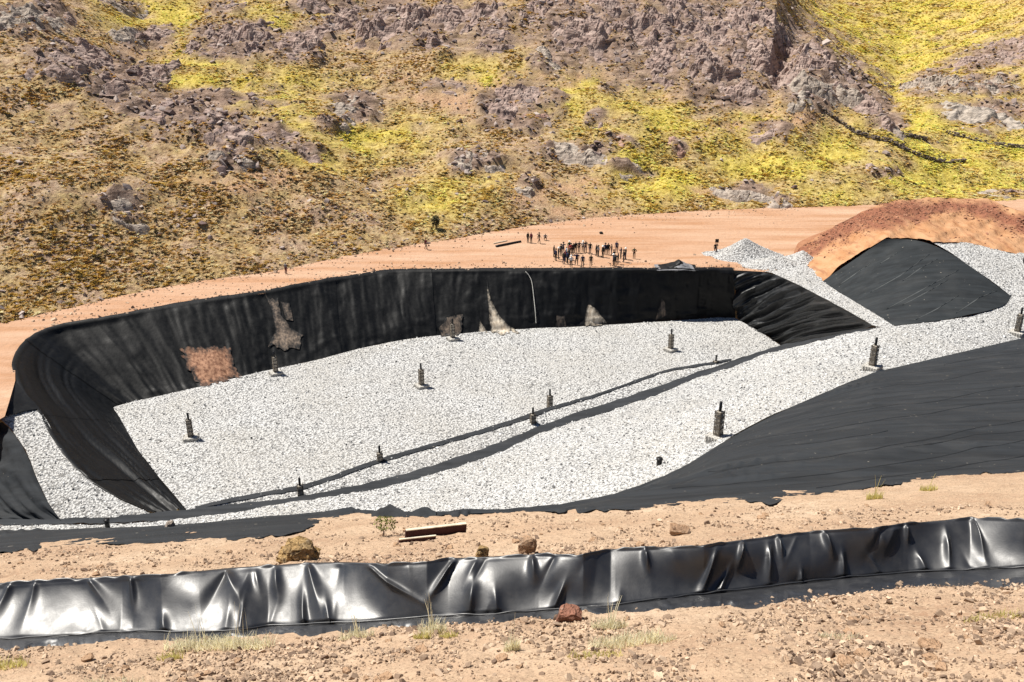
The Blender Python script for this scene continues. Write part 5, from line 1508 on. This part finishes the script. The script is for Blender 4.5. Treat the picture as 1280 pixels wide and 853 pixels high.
# grass tufts
def tuft(u, v, h, spread, n, mat, label, back=False, tall=0, wd=.013):
    h, spread, n = h * 1.65, spread * 1.45, int(n * 1.7)
    P = near_pt(u, v, back); V = []; F = []
    r_ = random.Random(int(u * 7 + v))
    for i in range(n + tall):
        a = r_.uniform(0, 6.283); ro = spread * math.sqrt(r_.random()) * (1 if i < n else .25)
        x0, y0 = ro * math.cos(a) * 1.5, ro * math.sin(a) * .6
        L = h * r_.uniform(.45, 1.) * (3.0 if i >= n else 1)
        ld = r_.uniform(0, 6.283); ln = r_.uniform(.1, .55) * L * (.5 if i >= n else 1)
        w_ = wd * r_.uniform(.7, 1.4)
        z0 = float(near_z(np.array([P[0] + x0]), np.array([P[1] + y0]))[0] - P[2]) - .03
        k = len(V); wa_ = r_.uniform(-1.2, 1.2); wv__ = Vector((math.cos(wa_), math.sin(wa_), 0))
        for q in range(4):
            tq = q / 3.
            c_ = Vector((x0 + math.cos(ld) * ln * tq ** 1.8, y0 + math.sin(ld) * ln * tq ** 1.8, z0 + L * (tq - .18 * tq ** 3 * (ln / L))))
            w__ = w_ * (1 - .85 * tq)
            V += [c_ - wv__ * w__, c_ + wv__ * w__]
        for q in range(3): F.append((k + 2 * q, k + 2 * q + 1, k + 2 * q + 3, k + 2 * q + 2))
    me = bpy.data.meshes.new('grass_tuft'); me.from_pydata([tuple(x) for x in V], [], F); me.update()
    o = link('grass_tuft', me, mat); o.location = tuple(P); tag(o, label, 'grass')
tuft(250, 806, .26, .42, 240, 'dry_grass', 'wide pale straw grass tuft with long arching stalks in front of the glossy liner', False, 14)
tuft(305, 806, .26, .34, 180, 'dry_grass', 'pale straw grass tuft crowding the drain apron beside the wide tuft', False, 6)
tuft(212, 818, .16, .14, 70, 'green_grass', 'small yellow-green grass tuft at the foot of the wide straw tuft', False)
tuft(446, 796, .20, .20, 90, 'dry_grass', 'dry grass tuft with bristly stalks beside a bare liner gap', False, 8)
tuft(540, 790, .24, .16, 90, 'dry_grass', 'upright straw tuft with tall stems before the drain apron', False, 8)
tuft(528, 797, .13, .10, 60, 'green_grass', 'low green-yellow tuft under the upright straw tuft', False)
tuft(560, 795, .13, .10, 60, 'green_grass', 'green-yellow tuft on the other side of the upright straw tuft', False)
tuft(640, 812, .22, .08, 50, 'dry_grass', 'narrow lone straw tuft on the open front dirt', False, 3)
tuft(762, 782, .20, .18, 110, 'dry_grass', 'straw tuft with very tall thin stalks beside the rounded red stone', False, 12)
tuft(782, 800, .20, .36, 220, 'dry_grass', 'broad flattened pale straw tuft below the tall stalks', False)
tuft(742, 818, .10, .26, 120, 'green_grass', 'low spreading yellowish grass patch on the front dirt', False)
tuft(826, 800, .13, .14, 60, 'dry_grass', 'small straw tuft near the broad flattened tuft', False)
tuft(1050, 795, .10, .2, 70, 'dry_grass', 'thin dry grass patch on the front dirt away from the drain', False)
tuft(1245, 772, .12, .3, 90, 'green_grass', 'thin yellowish grass patch on the front dirt below the drain end', False)
tuft(8, 832, .18, .25, 110, 'green_grass', 'yellow-green grass clump at the end of the front dirt by glossy liner', False)
tuft(145, 850, .12, .3, 80, 'dry_grass', 'sparse straw patch on the front dirt below the glossy liner', False)
tuft(1094, 622, .22, .14, 70, 'green_grass', 'yellow-green tuft at the edge of the charcoal sheet', True, 4)
tuft(1160, 612, .20, .16, 70, 'green_grass', 'second yellow-green tuft along the charcoal sheet edge toward the road bend', True, 2)
# little shrub
P = near_pt(478, 668); t = empty('small_shrub', P); r_ = random.Random(4)
V, F = tube([(0, 0, -.1), (.05, 0, .25), (.12, 0, .5)], [.02, .015, .008], 6); link('stem', mesh_np('stem', V, F), 'timber_dark', t)
V = []; F = []
for i in range(260):
    d = Vector((r_.gauss(0, 1), r_.gauss(0, 1), r_.gauss(0, 1))).normalized() * r_.uniform(.4, 1) ** .5
    c_ = Vector((.12 + d.x * .42, d.y * .3, .52 + d.z * .26)); s_ = .05
    a_ = Vector((r_.gauss(0, 1), r_.gauss(0, 1), r_.gauss(0, 1))).normalized() * s_; b_ = Vector((r_.gauss(0, 1), r_.gauss(0, 1), r_.gauss(0, 1))).normalized() * s_ * .6
    k = len(V); V += [c_ - a_, c_ + b_, c_ + a_, c_ - b_]; F.append((k, k + 1, k + 2, k + 3))
me = bpy.data.meshes.new('foliage'); me.from_pydata([tuple(x) for x in V], [], F); link('foliage', me, 'shrub_leaf', t)
tag(t, 'small olive shrub growing at the bank edge behind the maroon beam', 'shrub')
# dark bush at the hill foot
h, _, _ = ray(hill_bvh, 545, 286)
if h:
    t = empty('dark_bush', h); r_ = random.Random(6); V = []; F = []
    V2, F2 = tube([(0, 0, -.2), (0, 0, .6), (.1, 0, 1.1)], [.09, .07, .04], 6); link('trunk', mesh_np('trunk', V2, F2), 'timber_dark', t)
    for i in range(420):
        d = Vector((r_.gauss(0, 1), r_.gauss(0, 1), r_.gauss(0, 1))).normalized() * r_.uniform(.2, 1) ** .5
        c_ = Vector((d.x * .7, d.y * .6, 1.25 + d.z * .95)); s_ = .15
        a_ = Vector((r_.gauss(0, 1), r_.gauss(0, 1), r_.gauss(0, 1))).normalized() * s_; b_ = Vector((r_.gauss(0, 1), r_.gauss(0, 1), r_.gauss(0, 1))).normalized() * s_ * .6
        k = len(V); V += [c_ - a_, c_ + b_, c_ + a_, c_ - b_]; F.append((k, k + 1, k + 2, k + 3))
    me = bpy.data.meshes.new('foliage'); me.from_pydata([tuple(x) for x in V], [], F); link('foliage', me, 'dark_shrub', t)
    tag(t, 'single dark bush at the hill foot above the dirt bench', 'bush')
